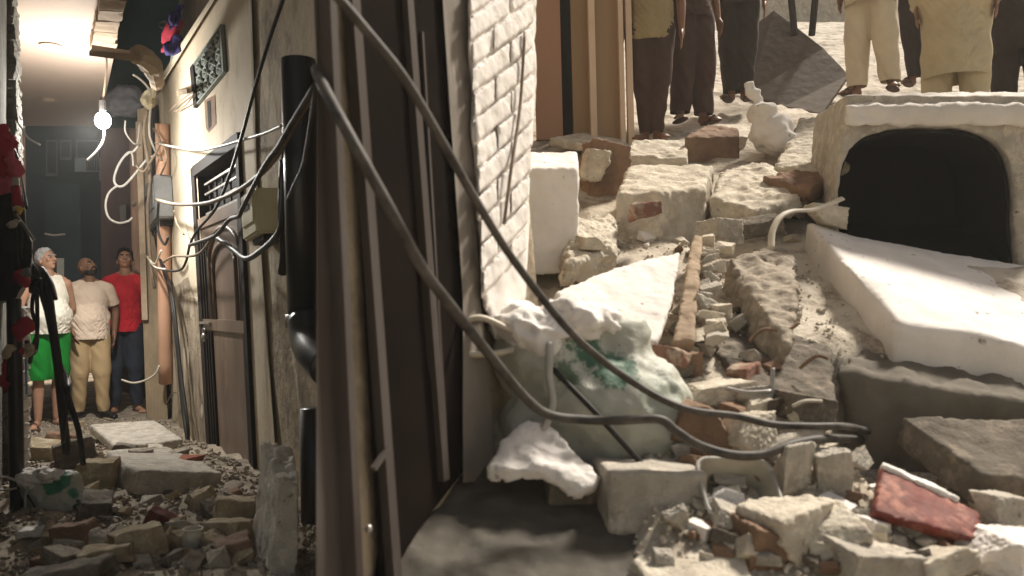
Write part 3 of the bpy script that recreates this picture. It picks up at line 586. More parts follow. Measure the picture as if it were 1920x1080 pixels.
# ------------------------------------------------------------------ people
def person(pos, label, h=1.7, sx=.92, turn=0, skin='skin1', top=None, topm=None, legs='long', legm=None, belly=0, hair=None, beard=False,
           yaw=0, pitch=0, arms=None, feet='bare', stance=(.09, -.1), step=(0, 0), voxel=.007, fat=1.0, band=False, face_cam=True, hem=None):
    pos = Vector(pos); k = h/1.7
    ang = math.atan2(-pos.x, pos.y) if face_cam else 0
    T = Matrix.Translation(pos) @ Matrix.Rotation(ang+turn, 4, 'Z') @ Matrix.Diagonal((k*sx, k*sx, k, 1))
    root = empty('person', pos, label, 'person')
    V = Vector
    hipL, hipR = V((.095, 0, .90)), V((-.095, 0, .90))
    ankL, ankR = V((stance[0], step[0]+.01, .085)), V((stance[1], step[1]+.01, .085))
    knL = hipL.lerp(ankL, .51)+V((0, -.03, 0)); knR = hipR.lerp(ankR, .51)+V((0, -.03, 0))
    shL, shR = V((.178, .01, 1.362)), V((-.178, .01, 1.362))
    arms = arms or {}
    aL = arms.get('L', [V((.25, .03, 1.12)), V((.25, -.04, .87))]); aR = arms.get('R', [V((-.25, .03, 1.12)), V((-.25, -.04, .87))])
    # ---- body
    bm = bmesh.new()
    ell(bm, (0, .01, 1.24), (.165*fat, .115*fat, .2)); ell(bm, (0, -belly*.5, 1.06), (.15*fat+belly*.4, .11*fat+belly, .16)); ell(bm, (0, .01, .92), (.165*fat, .12, .12))
    for a, b in ((hipL, knL), (hipR, knR)): capsule(bm, a, b, .085*fat, .056)
    for a, b in ((knL, ankL), (knR, ankR)):
        capsule(bm, a, a.lerp(b, .35)+V((0, .015, 0)), .054, .056); capsule(bm, a.lerp(b, .35)+V((0, .015, 0)), b, .056, .036)
    for a in (ankL, ankR):
        s = .25 if a.x > 0 else -.25
        capsule(bm, a+V((0, .02, -.045)), a+V((s*.3, -.13, -.058)), .036, .026)
        for q in range(5): capsule(bm, a+V((s*.3-.03+q*.015, -.13, -.06)), a+V((s*.32-.034+q*.017, -.172+.006*abs(q-1), -.066)), .012, .010)
    for sgn, sh, ar_ in ((1, shL, aL), (-1, shR, aR)):
        el, wr = ar_
        capsule(bm, sh, el, .050*fat, .040); capsule(bm, el, el.lerp(wr, .3), .041, .040); capsule(bm, el.lerp(wr, .3), wr, .040, .026)
        d = (wr-el).normalized(); side = V((0, 1, 0)) if abs(d.y) < .8 else V((0, 0, 1)); side = (side-d*side.dot(d)).normalized(); out = d.cross(side)
        pc = wr+d*.055
        capsule(bm, wr, wr+d*.035, .026, .028)
        for q in range(4):
            base = wr+d*.05+side*(-.03+.02*q); capsule(bm, wr+d*.02+side*(-.02+.013*q), base+d*.03, .016, .0125)
            ln = (.036, .043, .046, .036)[q]; cu = -V((0, 1, 0))*.012
            j1 = base+d*(.03+ln); j2 = j1+d*ln*.8-out*sgn*.012
            capsule(bm, base+d*.03, j1, .0115, .0105); capsule(bm, j1, j2, .0105, .0085)
        t0 = wr+d*.02-side*.03; t1 = t0+d*.04-side*.025; capsule(bm, wr+d*.015-side*.015, t0, .016, .0145); capsule(bm, t0, t1, .0135, .0115); capsule(bm, t1, t1+d*.03, .0115, .009)
    capsule(bm, shL, shR, .058, .058)
    capsule(bm, (0, .015, 1.40), (0, .005, 1.50), .062, .054)
    for s in (1, -1): capsule(bm, (s*.03, .02, 1.455), (s*.15, .01, 1.395), .040, .045)
    # head, turned about the neck
    HM = Matrix.Translation((0, .0, 1.50)) @ Matrix.Rotation(yaw, 4, 'Z') @ Matrix.Rotation(pitch, 4, 'X') @ Matrix.Translation((0, 0, -1.50))
    hb = bmesh.new()
    ell(hb, (0, .012, 1.62), (.076, .096, .094)); ell(hb, (0, -.022, 1.565), (.060, .072, .072)); ell(hb, (0, -.062, 1.522), (.030, .028, .024))
    ell(hb, (0, -.086, 1.630), (.052, .016, .012)); capsule(hb, (0, -.088, 1.622), (0, -.112, 1.582), .010, .015)
    ell(hb, (.014, -.098, 1.578), (.010, .010, .008)); ell(hb, (-.014, -.098, 1.578), (.010, .010, .008))
    ell(hb, (0, -.086, 1.550), (.024, .012, .008)); ell(hb, (0, -.084, 1.537), (.020, .012, .008))
    for s in (1, -1): ell(hb, (s*.078, .012, 1.59), (.010, .020, .032), (0, 0, s*.3)); ell(hb, (s*.042, -.070, 1.585), (.022, .016, .02))
    bmesh.ops.transform(hb, matrix=HM, verts=hb.verts)
    tmp = bpy.data.meshes.new('t'); hb.to_mesh(tmp); hb.free(); bm.from_mesh(tmp); bpy.data.meshes.remove(tmp)
    bm = remesh(bm, voxel, 3); xf(bm, T); mesh_obj('body', bm, M[skin], root, smooth=True)
    # face pieces
    for s in (1, -1):
        eb = bmesh.new(); ell(eb, (s*.031, -.088, 1.607), (.0135, .008, .0062), sub=2); xf(eb, T@HM); eo = mesh_obj('eye', eb, M['eye'], root, smooth=True)
        eb = bmesh.new(); ell(eb, (s*.031, -.0935, 1.608), (.0066, .005, .0062), sub=2); xf(eb, T@HM); mesh_obj('iris', eb, M['pupil'], eo, smooth=True)
        eb = bmesh.new(); capsule(eb, (s*.014, -.100, 1.628), (s*.048, -.088, 1.631), .006, .004); xf(eb, T@HM); mesh_obj('eyebrow', eb, M['hair_grey' if hair == 'grey' else 'hair_black'], root, smooth=True)
    eb = bmesh.new(); ell(eb, (0, -.094, 1.5445), (.022, .006, .0075), sub=2); xf(eb, T@HM); mesh_obj('mouth', eb, M['lip'], root, smooth=True)
    if hair in ('grey', 'black'):
        hb = bmesh.new(); ell(hb, (0, .018, 1.628), (.088, .103, .100), sub=4)
        if hair == 'black': ell(hb, (0, -.02, 1.675), (.080, .085, .058), sub=3); hb = remesh(hb, .008, 1)
        else: hb = remesh(hb, .008, 1)
        wobble(hb, 0, .022 if hair == 'black' else .009, 34, 2, tri=False)
        cut(hb, V((0, -.048, 1.645)), V((0, -.82, -.57))); cut(hb, V((0, .03, 1.575)), V((0, 0, -1)))
        xf(hb, T@HM); mesh_obj('hair', hb, M['hair_'+hair], root, smooth=True)
    if hair == 'moustache' or beard:
        hb = bmesh.new(); ell(hb, (0, -.030, 1.545), (.064, .074, .062)); ell(hb, (0, -.064, 1.516), (.036, .032, .030)); hb = remesh(hb, .007, 2)
        cut(hb, V((0, -.04, 1.552)), V((0, -.35, .94))); cut(hb, V((0, .012, 1.5)), V((0, 1, .2)))
        xf(hb, T@HM); mesh_obj('beard', hb, M['hair_black'], root, smooth=True)
        hb = bmesh.new(); tube(hb, [V((-.036, -.082, 1.540)), V((-.018, -.099, 1.561)), V((0, -.103, 1.564)), V((.018, -.099, 1.561)), V((.036, -.082, 1.540))], .0075, 4, 6); xf(hb, T@HM); mesh_obj('moustache', hb, M['hair_black'], root, smooth=True)
    # ---- legs wear
    if legs:
        bm = bmesh.new(); g = .018
        ell(bm, (0, .008, .93), (.178*fat, .138, .125))
        loose = .02 if legs == 'shorts' else .008
        for a, b, c in ((hipL, knL, ankL), (hipR, knR, ankR)):
            capsule(bm, a, b, .098*fat+g*.5+loose*.5, .072+g+loose); 
            if legs == 'loose': capsule(bm, a, b, .12, .115); capsule(bm, b, c, .115, .085)
            elif legs == 'long': capsule(bm, b, c, .072+g*.9, .058)
            else: capsule(bm, b, b+V((0, 0, -.05)), .098, .10)
        bm = remesh(bm, .010, 4); cut(bm, V((0, 0, 1.03)), V((0, 0, 1)))
        cut(bm, V((0, 0, .085 if legs != 'shorts' else .46)), V((0, 0, -1)))
        bm.normal_update()
        for v in bm.verts:
            t = v.co.z; amp = .009+.012*(1-smooth(.05, .4, t) if legs != 'shorts' else .3)
            q = V((v.co.x*7, v.co.y*7, v.co.z*11+v.co.x*14)); v.co += v.normal*amp*noise.noise(q)
        xf(bm, T); mesh_obj('shorts' if legs == 'shorts' else 'trousers', bm, M[legm], root, smooth=True)
    # ---- top
    if top:
        bm = bmesh.new(); hz = hem or .86
        ell(bm, (0, .008, 1.25), (.188*fat, .140*fat, .205)); ell(bm, (0, -belly*.55, 1.06), (.175*fat+belly*.45, .130*fat+belly*1.05, .19)); ell(bm, (0, -belly*.4, 1.03), (.182*fat+belly*.2, .138*fat+belly*.6, .30)); ell(bm, (0, -belly*.2, .90), (.19*fat, .150*fat, .22))
        if hz < .8: capsule(bm, (0, 0, .95), (0, 0, hz-.1), .2, .22)
        capsule(bm, shL+V((-.02, 0, 0)), shR+V((.02, 0, 0)), .070, .070)
        for s in (1, -1): capsule(bm, (s*.05, .015, 1.43), (s*.16, .01, 1.385), .045, .058)
        if top in ('tee', 'long'):
            for sh, ar_ in ((shL, aL), (shR, aR)):
                capsule(bm, sh, ar_[0], .076, .066)
                if top == 'long': capsule(bm, ar_[0], ar_[1], .062, .048)
        bm = remesh(bm, .009, 4); cut(bm, V((0, 0, hz)), V((0, 0, -1)))
        cut(bm, V((0, -.03, 1.455)), V((0, -.25, .97)))
        if top == 'vest':
            for s in (1, -1): cut(bm, V((s*.165, 0, 1.30)), V((s*.96, 0, .28)))
        bm.normal_update()
        if top == 'tee':     # sleeve ends
            dead = []
            for sh, ar_, s in ((shL, aL, 1), (shR, aR, -1)):
                d = (ar_[0]-sh); L = d.length; d.normalize()
                for v in bm.verts:
                    t = (v.co-sh).dot(d)
                    if t > L*.72 and (v.co-sh-d*t).length < .088 and v.co.x*s > .165*fat+.01+belly*.25: dead.append(v)
            bmesh.ops.delete(bm, geom=list(set(dead)), context='VERTS')
        for v in bm.verts:
            q = V((v.co.x*9+v.co.z*5, v.co.y*9, v.co.z*13-v.co.x*6)); a = .012*(1-.6*smooth(.9, 1.3, v.co.z)*(1 if top != 'tee' else .7))
            w = V((v.co.x*22+v.co.z*16, v.co.y*14, v.co.z*26-abs(v.co.x)*30)); v.co += v.normal*(a*noise.noise(q)+.013*(.5-abs(noise.noise(w)))*(1.4-smooth(1.0, 1.35, v.co.z)))
        xf(bm, T); mesh_obj('vest' if top == 'vest' else 'shirt', bm, M[topm], root, smooth=True)
    if band:
        bm = bmesh.new(); el = shL.lerp(aL[0], .9); tube(bm, [shL.lerp(aL[0], .78), shL.lerp(aL[0], 1.0)], .066, 1, 14, smooth=False); xf(bm, T); mesh_obj('arm_band', bm, M['dkbrown'], root, smooth=True)
    if feet == 'shoes':
        for a in (ankL, ankR):
            s = .3 if a.x > 0 else -.3
            bm = bmesh.new(); capsule(bm, a+V((0, .03, -.035)), a+V((s*.25, -.14, -.048)), .050, .040); ell(bm, a+V((s*.28, -.16, -.05)), (.045, .06, .034)); capsule(bm, a+V((0, 0, -.02)), a+V((0, .01, .02)), .05, .048)
            bm = remesh(bm, .008, 3); cut(bm, V((0, 0, .018)), V((0, 0, -1))); xf(bm, T); sh_ = mesh_obj('shoe', bm, M['shoe'], root, smooth=True)
            bm = bmesh.new(); ell(bm, a+V((s*.14, -.07, -.072)), (.052, .155, .016), (0, 0, s*.4)); xf(bm, T); mesh_obj('sole', bm, M['sole'], sh_, smooth=True)
    elif feet == 'sandal':
        for a in (ankL, ankR):
            s = .3 if a.x > 0 else -.3
            bm = bmesh.new(); ell(bm, a+V((s*.14, -.07, -.078)), (.05, .15, .012), (0, 0, s*.4)); xf(bm, T); sh_ = mesh_obj('sandal', bm, M['brownc'], root, smooth=True)
            bm = bmesh.new(); tube(bm, [a+V((-.045+s*.2, -.08, -.07)), a+V((s*.2, -.10, -.022)), a+V((.045+s*.2, -.08, -.07))], .010, 4, 6); xf(bm, T); mesh_obj('strap', bm, M['brownc'], sh_, smooth=True)
    return root
V = Vector
def foot(px, py, d): p = P(px, py, d); return (p.x, p.y, gL(p.x, p.y)-.005)
person(foot(90, 800, 7.75), 'grey haired man in white vest and green shorts looking up', h=1.72, skin='skin1', top='vest', topm='vest', legs='shorts', legm='green', belly=.06, fat=1.10, turn=.22, step=(.03, -.04),
       hair='grey', yaw=.55, pitch=-.22, feet='sandal', arms={'R': [V((-.27, .02, 1.13)), V((-.245, -.07, .88))], 'L': [V((.26, .10, 1.14)), V((.16, .20, .95))]}, hem=.90, sx=.9)
person(foot(168, 782, 8.2), 'bald bearded man in beige t-shirt and khaki trousers looking up', h=1.66, skin='skin2', top='tee', topm='beige', legs='long', legm='khaki', belly=.028, fat=1.06, turn=.12, step=(-.05, .04),
       hair=None, beard=True, yaw=.6, pitch=-.42, feet='shoes', stance=(.13, -.10), arms={'R': [V((-.275, .02, 1.14)), V((-.19, -.16, .93))], 'L': [V((.27, .06, 1.14)), V((.25, .02, .90))]}, hem=.85, sx=.95)
person(foot(234, 764, 8.6), 'curly haired young man in red t-shirt and dark jeans looking up', h=1.75, skin='skin3', top='tee', topm='redshirt', legs='long', legm='jeans', belly=0.0, fat=.96, turn=-.15, step=(.06, -.03),
       hair='black', yaw=.15, pitch=-.40, feet='bare', stance=(.12, -.10), band=True, arms={'R': [V((-.25, .10, 1.13)), V((-.14, .16, .93))], 'L': [V((.25, .04, 1.13)), V((.24, -.05, .88))]}, hem=.86)

# ------------------------------------------------------------------ stones and slabs
def rubmesh(seed, amp=.10):
    r = random.Random(seed); bm = bmesh.new(); bmesh.ops.create_cube(bm, size=1)
    for v in bm.verts: v.co += Vector((r.uniform(-.14, .14), r.uniform(-.14, .14), r.uniform(-.14, .14)))
    for _ in range(r.randint(2, 4)):
        n = Vector((r.uniform(-1, 1), r.uniform(-1, 1), r.uniform(-1, 1))).normalized(); co = n*r.uniform(.36, .5)
        g = bmesh.ops.bisect_plane(bm, geom=bm.verts[:]+bm.edges[:]+bm.faces[:], plane_co=co, plane_no=n, clear_outer=True)
        bmesh.ops.holes_fill(bm, edges=bm.edges)
    bmesh.ops.triangulate(bm, faces=bm.faces); bmesh.ops.recalc_face_normals(bm, faces=bm.faces)
    bm = remesh(bm, .036, 0); wobble(bm, 0, amp*.28, 2.4, seed, tri=False); wobble(bm, 0, amp*.30, 11, seed, tri=False)
    me = bpy.data.meshes.new('rubble'); bm.to_mesh(me); bm.free()
    for p in me.polygons: p.use_smooth = True
    return me
VAR = [rubmesh(s) for s in range(12)]
def stone(name, label, cat, loc, size, rot, m, var, group=None):
    me = VAR[var % 12]; key = (var % 12, m)
    if key not in stone.c: c = me.copy(); c.materials.clear(); c.materials.append(M[m]); stone.c[key] = c
    o = bpy.data.objects.new(name, stone.c[key]); COL.objects.link(o); o.location = loc; o.scale = size if hasattr(size, '__len__') else (size,)*3; o.rotation_euler = rot
    return tag(o, label, cat, group)
stone.c = {}
def rough(bm, vox, amp, sc, seed):
    bmesh.ops.triangulate(bm, faces=bm.faces); bmesh.ops.recalc_face_normals(bm, faces=bm.faces)
    bm = remesh(bm, vox, 0); bm.normal_update(); off = Vector((seed*3.1, seed*1.7, seed*.9)); new = []
    for v in bm.verts:
        q = v.co+off; n = fbm(q, sc, 5)
        e = 0                                  # corners and arrises crumble more
        for f in v.link_faces: e = max(e, 1-v.normal.dot(f.normal))
        new.append(v.co+v.normal*(amp*n-min(1, e*5)*amp*1.3*max(0, fbm(q, sc*2.8, 3)+.1)))
    for v, c in zip(bm.verts, new): v.co = c
    return bm
def block(name, label, cat, loc, size, rot, m, seed=0, amp=.012, cuts=7, group=None, chip=.03):
    bm = bmesh.new(); bmesh.ops.create_cube(bm, size=1); r = random.Random(seed)
    for v in bm.verts: v.co = Vector([v.co[i]*size[i]*(1+r.uniform(-.12, .12)*min(1, chip*9)) for i in range(3)])
    bm = rough(bm, max(size)/30, amp*.55*(1+chip*3), 11, seed)
    xf(bm, Matrix.Translation(Vector(loc)) @ Euler(rot).to_matrix().to_4x4())
    return mesh_obj(name, bm, M[m], None, smooth=True, label=label, cat=cat, group=group)
def slab(name, label, top, thick, m, cat='slab', seed=0, amp=.006, cuts=4, down=None, group=None, sc=12):
    top = [Vector(p) for p in top]; n = Vector((0, 0, 0))
    for i in range(len(top)): n += (top[i]-top[0]).cross(top[(i+1) % len(top)]-top[0])
    n.normalize(); n = n if n.z > 0 else -n
    dn = (down if down else -n)*thick
    bm = bmesh.new(); prism(bm, top, [p+dn for p in top])
    L = max((p-top[0]).length for p in top)
    bm = rough(bm, max(.0085, min(L/60, thick/6)), amp, sc, seed)
    return mesh_obj(name, bm, M[m], None, smooth=True, label=label, cat=cat, group=group)
def ZP(px, py, z): return P(px, py, z*F/(540-py))

# alley: slabs and blocks
slab('concrete_slab', 'pale broken floor slab lying flat nearest the men', [ZP(168, 795, -1.14), ZP(292, 788, -1.14), ZP(343, 822, -1.14), ZP(300, 829, -1.14), ZP(216, 836, -1.14)], .075, 'conc', seed=1)
slab('concrete_slab', 'pale broken slab jutting over the alley rubble beside the door', [P(200, 843, 5.1), P(312, 836, 5.4), P(372, 860, 5.05), P(418, 886, 4.55), P(345, 884, 4.3), P(258, 880, 4.25), P(222, 866, 4.5)], .14, 'conc', seed=2)
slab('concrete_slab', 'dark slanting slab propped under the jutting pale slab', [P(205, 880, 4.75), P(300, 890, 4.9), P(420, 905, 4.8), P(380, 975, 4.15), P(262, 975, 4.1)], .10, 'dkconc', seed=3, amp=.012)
bm = bmesh.new(); a, b, c, e = P(489, 828, 3.45), P(548, 838, 3.45), P(562, 906, 3.02), P(524, 908, 3.02)
prism(bm, [a, b, c, e], [P(464, 1120, 3.45), P(550, 1120, 3.45), P(556, 1120, 3.02), P(502, 1120, 3.02)]); bm = rough(bm, .010, .006, 14, 5)
for v in bm.verts:
    if v.co.z > -.78: v.co.z += .030*fbm(v.co, 20, 4)
mesh_obj('stone_slab', bm, M['conc'], None, smooth=True, label='tall pale stone slab standing on end below the black pipe', cat='slab')
AB = [('block', 'cream brown cube of masonry behind the alley sack', 76, 850, 5.7, (.19, .17, .13), 'cream', .2),
      ('block', 'small pale mortar lump resting by the grey haired man feet', 138, 800, 7.0, (.17, .12, .08), 'cream', .5),
      ('brick', 'pinkish brick lying behind the cream cube', 118, 822, 6.4, (.24, .12, .09), 'brown', -.2),
      ('block', 'dark lump of concrete between the cream cube and pale slab', 140, 850, 5.6, (.22, .2, .16), 'dkconc', .6),
      ('block', 'tan flat stone in front of the broken tub in the alley', 198, 1040, 3.35, (.19, .15, .06), 'cream', .25),
      ('block', 'brown cube stone right of the alley sack bottom', 142, 1010, 3.5, (.13, .12, .13), 'brown', .1),
      ('block', 'yellowish mortar chunk in the middle of the alley rubble', 258, 1020, 3.4, (.17, .16, .12), 'cream', .7),
      ('block', 'grey block under the leaning stone slab', 430, 1000, 3.7, (.20, .16, .11), 'conc', -.3),
      ('block', 'tan broken block by the door sill end', 442, 955, 4.1, (.17, .18, .10), 'cream', .3),
      ('block', 'rounded brown stone left of the standing slab', 440, 1035, 3.4, (.12, .12, .10), 'brown', .4),
      ('block', 'long brown stone at the bottom of the alley rubble', 395, 1030, 3.3, (.16, .10, .07), 'dkconc', -.6),
      ('block', 'flat tan stone at the bottom left of the alley', 130, 1072, 3.15, (.28, .16, .05), 'dkconc', .1),
      ('block', 'dark wedge of concrete right of the alley sack', 178, 950, 4.6, (.13, .2, .10), 'dkconc', .4),
      ('block', 'rough pebbly chunk between the slabs and the sack', 186, 890, 5.0, (.17, .16, .16), 'grit', .2),
      ('block', 'white crumbly plaster chunk on the dark floor below the alley sack', 72, 996, 3.75, (.15, .12, .035), 'white', .1)]
for i, (nm, l, px, py, d, sz, m, rz) in enumerate(AB):
    sz = tuple(v*1.05 for v in sz); m = {'cream': 'ochre', 'conc': 'ochre', 'grit': 'ochre'}.get(m, m); d = 2.8
    while (540-py)/F*d > gL((px-960)/F*d, d)+sz[2]*.38 and d < 8: d += .02
    p = P(px, py, d); block('masonry_'+nm, l, nm, p, sz, (rnd.uniform(-.15, .15), rnd.uniform(-.2, .2), rz), m, i, .016, 7, chip=.10)
for i, (px, py, d, m, l) in enumerate(((236, 838, 5.4, 'dkconc', 'lump of mortar on the near edge of the flat slab'), (330, 852, 5.2, 'grit', 'crumbled mortar heap on the jutting slab beside the door'), (292, 840, 5.4, 'cream', 'tan crumb on the back of the jutting slab'), (356, 862, 4.95, 'brick', 'orange brick crumb on the jutting slab'), (262, 850, 5.1, 'grit', 'grey crumb near the middle of the jutting slab'))):
    stone('mortar_lump', l, 'stone', P(px, py, d), (.14, .08, .045), (0, 0, i), m, i+3)
# red brick and glass jar and tub in the alley
block('brick', 'dark red brick leaning in the alley rubble', 'brick', P(306, 978, 3.75), (.16, .06, .09), (.3, .5, .2), 'redtile', 3, .006)
def glassmat(name, c, rough=.15):
    m = bpy.data.materials.new(name); m.use_nodes = True; b = m.node_tree.nodes['Principled BSDF']
    b.inputs['Base Color'].default_value = (*c, 1); b.inputs['Transmission Weight'].default_value = .75; b.inputs['Roughness'].default_value = rough; b.inputs['IOR'].default_value = 1.3; return m
M['clear'] = glassmat('cloudy_plastic', (.85, .83, .75))
jar = empty('glass_jar', P(362, 1036, 3.3), 'cloudy clear jar standing in the alley rubble', 'jar')
def lathe(bm, c, prof, seg=20, M4=None):
    rings = [[bm.verts.new(Vector((r*math.cos(2*math.pi*j/seg), r*math.sin(2*math.pi*j/seg), z))) for j in range(seg)] for r, z in prof]
    for a, b in zip(rings, rings[1:]):
        for j in range(seg): bm.faces.new((a[j], a[(j+1) % seg], b[(j+1) % seg], b[j]))
    bm.faces.new(rings[0][::-1]); xf(bm, Matrix.Translation(c) @ (M4 or Matrix()))
bm = bmesh.new(); lathe(bm, P(362, 1036, 3.3), [(.038, 0), (.043, .015), (.043, .075), (.036, .088), (.036, .1), (.032, .1), (.032, .085), (.038, .073), (.038, .02), (.02, .01)]); mesh_obj('vessel', bm, M['clear'], jar, smooth=True)
bm = bmesh.new(); tube(bm, [P(362, 1036, 3.3)+Vector((.038*math.cos(t), .038*math.sin(t), .098)) for t in lin(0, 6.3, 16)], .003, 1, 6, smooth=False); mesh_obj('rim', bm, M['wire_pale'], jar)
def tub(c, w, l, h, rot, label):
    e = empty('plastic_tub', c, label, 'tub'); Mx = Matrix.Translation(c) @ Euler(rot).to_matrix().to_4x4()
    def rr(w, l, z, n=6, rad=.2):
        out = []
        for cx, cy, a0 in ((1, 1, 0), (-1, 1, 90), (-1, -1, 180), (1, -1, 270)):
            for k in range(n): a = R(a0+90*k/(n-1)); q = rad*min(w, l); out.append(Vector((cx*(w/2-q)+q*math.cos(a), cy*(l/2-q)+q*math.sin(a), z)))
        return out
    loops = [rr(w*.8, l*.8, 0), rr(w, l, h), rr(w*.96, l*.96, h), rr(w*.76, l*.76, .01)]
    bm = bmesh.new(); vs = [[bm.verts.new(p) for p in L] for L in loops]; n = len(vs[0])
    for a, b in zip(vs, vs[1:]):
        for j in range(n): bm.faces.new((a[j], a[(j+1) % n], b[(j+1) % n], b[j]))
    bm.faces.new(vs[0][::-1]); bm.faces.new(vs[-1]); xf(bm, Mx); mesh_obj('basin', bm, M['tubm'], e)
    bm = bmesh.new(); L = rr(w*1.02, l*1.02, h); tube(bm, L+[L[0]], w*.028, 1, 8, smooth=False); xf(bm, Mx); mesh_obj('rim', bm, M['wire_white'], e, smooth=True)
    bm = bmesh.new(); ell(bm, Vector((0, -l*.1, h*.25)), (w*.33, l*.3, h*.22)); wobble(bm, 0, .02, 30, 2, tri=False); xf(bm, Mx); mesh_obj('dirt', bm, M['cream'], e)
M['tubm'] = mat('dirty_clear_tub', (.50, .46, .38), (.34, .31, .25), 9, .4, .1, 40)
tub(P(198, 1004, 3.75), .13, .11, .07, (.75, .12, .2), 'white rimmed plastic tub tipped over in the alley rubble')
# scattered lumps, alley
k = 0
for i in range(400):
    py = rnd.uniform(860, 1085); px = rnd.uniform(60, 480)
    if px < 160 and py < 1000 or py < 930 and px > 190: continue
    z = GZ+.22; d = -z*F/(py-540)
    x, y = (px-960)/F*d, d
    if x > 1.372-.6*y-.12: continue
    s = rnd.choice((.03, .04, .05, .06, .075, .09))*rnd.uniform(.8, 1.1)
    stone('rubble_lump', 'loose lump of broken masonry in the alley rubble below the jutting slab', 'stone', (x, y, gL(x, y)+s*.3), (s*1.3, s, s*.75), (rnd.uniform(-.5, .5), rnd.uniform(-.5, .5), rnd.uniform(0, 6)), rnd.choice(('ochre', 'ochre', 'dkconc', 'grit', 'brown', 'conc')), i, 'rubble lumps on the alley floor'); k += 1
    if k > 120: break

def grit(name, pts, smin, smax, m):
    bm = bmesh.new()
    for (x, y, z) in pts:
        s = rnd.uniform(smin, smax); q = Euler((rnd.uniform(0, 6), rnd.uniform(0, 6), 0)).to_matrix(); vs = []
        for c in ((-1, -1, -1), (1, -1, -1), (1, 1, -1), (-1, 1, -1), (-1, -1, 1), (1, -1, 1), (1, 1, 1), (-1, 1, 1)):
            vs.append(bm.verts.new(Vector((x, y, z))+q@Vector([c[i]*s*rnd.uniform(.5, 1) for i in range(3)])))
        for f in ((0, 3, 2, 1), (4, 5, 6, 7), (0, 1, 5, 4), (1, 2, 6, 5), (2, 3, 7, 6), (3, 0, 4, 7)): bm.faces.new([vs[i] for i in f])
    return mesh_obj(name, bm, M[m], None, kind='stuff')
pts = []
for _ in range(5200):
    y = rnd.uniform(2.9, 8.2); x = rnd.uniform(-.25-.593*y, 1.33-.6*y); pts.append((x, y, gL(x, y)+.004))
tag(grit('alley_grit', pts, .004, .016, 'grit'), 'loose grit and crumbs over the alley floor', 'gravel')

# ------------------------------------------------------------------ sacks
def sack(C, s, label, prints, d0):
    e = empty('woven_sack', C+Vector((0, 0, -.3*s)), label, 'sack')
    m = sackmat('woven_sack', [(C+Vector(p)*s, r*s, col) for p, r, col in prints])
    bm = bmesh.new(); g = lambda x, y, z: C+Vector((x, y, z))*s
    ell(bm, g(.02, .02, -.06), (.27*s, .20*s, .22*s), (0, .5, 0)); ell(bm, g(-.13, .03, .08), (.16*s, .15*s, .15*s)); ell(bm, g(.17, .02, -.10), (.14*s, .17*s, .20*s)); ell(bm, g(.05, .05, .12), (.14*s, .14*s, .10*s)); ell(bm, g(-.12, .02, -.14), (.15*s, .16*s, .15*s))
    bm = remesh(bm, .012*s, 6); bm.normal_update()
    for v in bm.verts:
        q = (v.co-C)/s; v.co += v.normal*s*(.030*noise.noise(q*6)+0.018*(.3-abs(noise.noise(Vector((q.x*11+q.z*8, q.y*7, q.z*6-q.x*5)))))+.008*noise.noise(q*30))
    mesh_obj('bag', bm, m, e, smooth=True)
    bm = bmesh.new(); ell(bm, g(-.17, -.02, .16), (.15*s, .13*s, .075*s), (0, .25, 0)); ell(bm, g(-.06, -.03, .19), (.10*s, .10*s, .05*s), (0, .5, .3)); ell(bm, g(.03, .0, .17), (.08*s, .08*s, .05*s), (0, .6, .3)); bm = remesh(bm, .010*s, 3); bm.normal_update()
    for v in bm.verts:
        q = (v.co-C)/s; v.co += v.normal*s*(.030*noise.noise(q*7)+0.034*(.3-abs(noise.noise(Vector((q.x*15, q.y*15, q.z*26+q.x*9)))))+.014*(.3-abs(noise.noise(q*34))))
    mesh_obj('crumpled_mouth', bm, M['white'], e, smooth=True)
    bm = bmesh.new(); tube(bm, [g(-.24, -.12, .16), g(-.33, -.14, .20), g(-.395, -.14, .175), g(-.42, -.14, .135), g(-.37, -.15, .10), g(-.29, -.15, .10), g(-.24, -.14, .11)], .020*s, 6, 8, flat=.45); mesh_obj('handle_loop', bm, M['wire_pale'], e, smooth=True)
    bm = bmesh.new(); tube(bm, [g(-.135, -.15, .13), g(-.14, -.185, .05), g(-.13, -.20, -.03), g(-.15, -.21, -.09), g(-.16, -.21, -.10)], .011*s, 5, 6); mesh_obj('cord', bm, M['wire_white'], e, smooth=True)
    bm = bmesh.new(); tube(bm, [g(-.13, -.17, .06), g(-.02, -.215, -.05), g(.08, -.222, -.16), g(.18, -.20, -.27)], .008*s, 5, 6); mesh_obj('seam_rope', bm, M['black'], e, smooth=True)
    return e
GRN = (.055, .13, .08)
sack(P(104, 932, 4.0), .60, 'woven sack with green print slumped on the alley rubble', [((.05, -.10, .16), .13, (.05, .22, .13)), ((.22, -.10, .10), .10, (.05, .22, .13))], 4)
bm = bmesh.new(); Cs = P(104, 932, 4.0); tube(bm, [P(144+5*math.sin(t*1.9), 938+t*5, 3.865) for t in lin(0, 3.2, 12)], .007, 2, 6); e_ = bpy.data.objects['woven_sack']; mesh_obj('printed_letter', bm, mat('green_print', (.03, .12, .06)), e_)
sack(P(1112, 718, 2.72), 1.14, 'big woven sack with a green patch in front of the rubble yard wall', [((-.01, -.17, .14), .11, GRN), ((.06, -.17, .09), .10, GRN), ((.2, -.15, -.02), .10, (.33, .36, .30)), ((-.09, -.19, .06), .07, (.12, .17, .11))], 2.7)

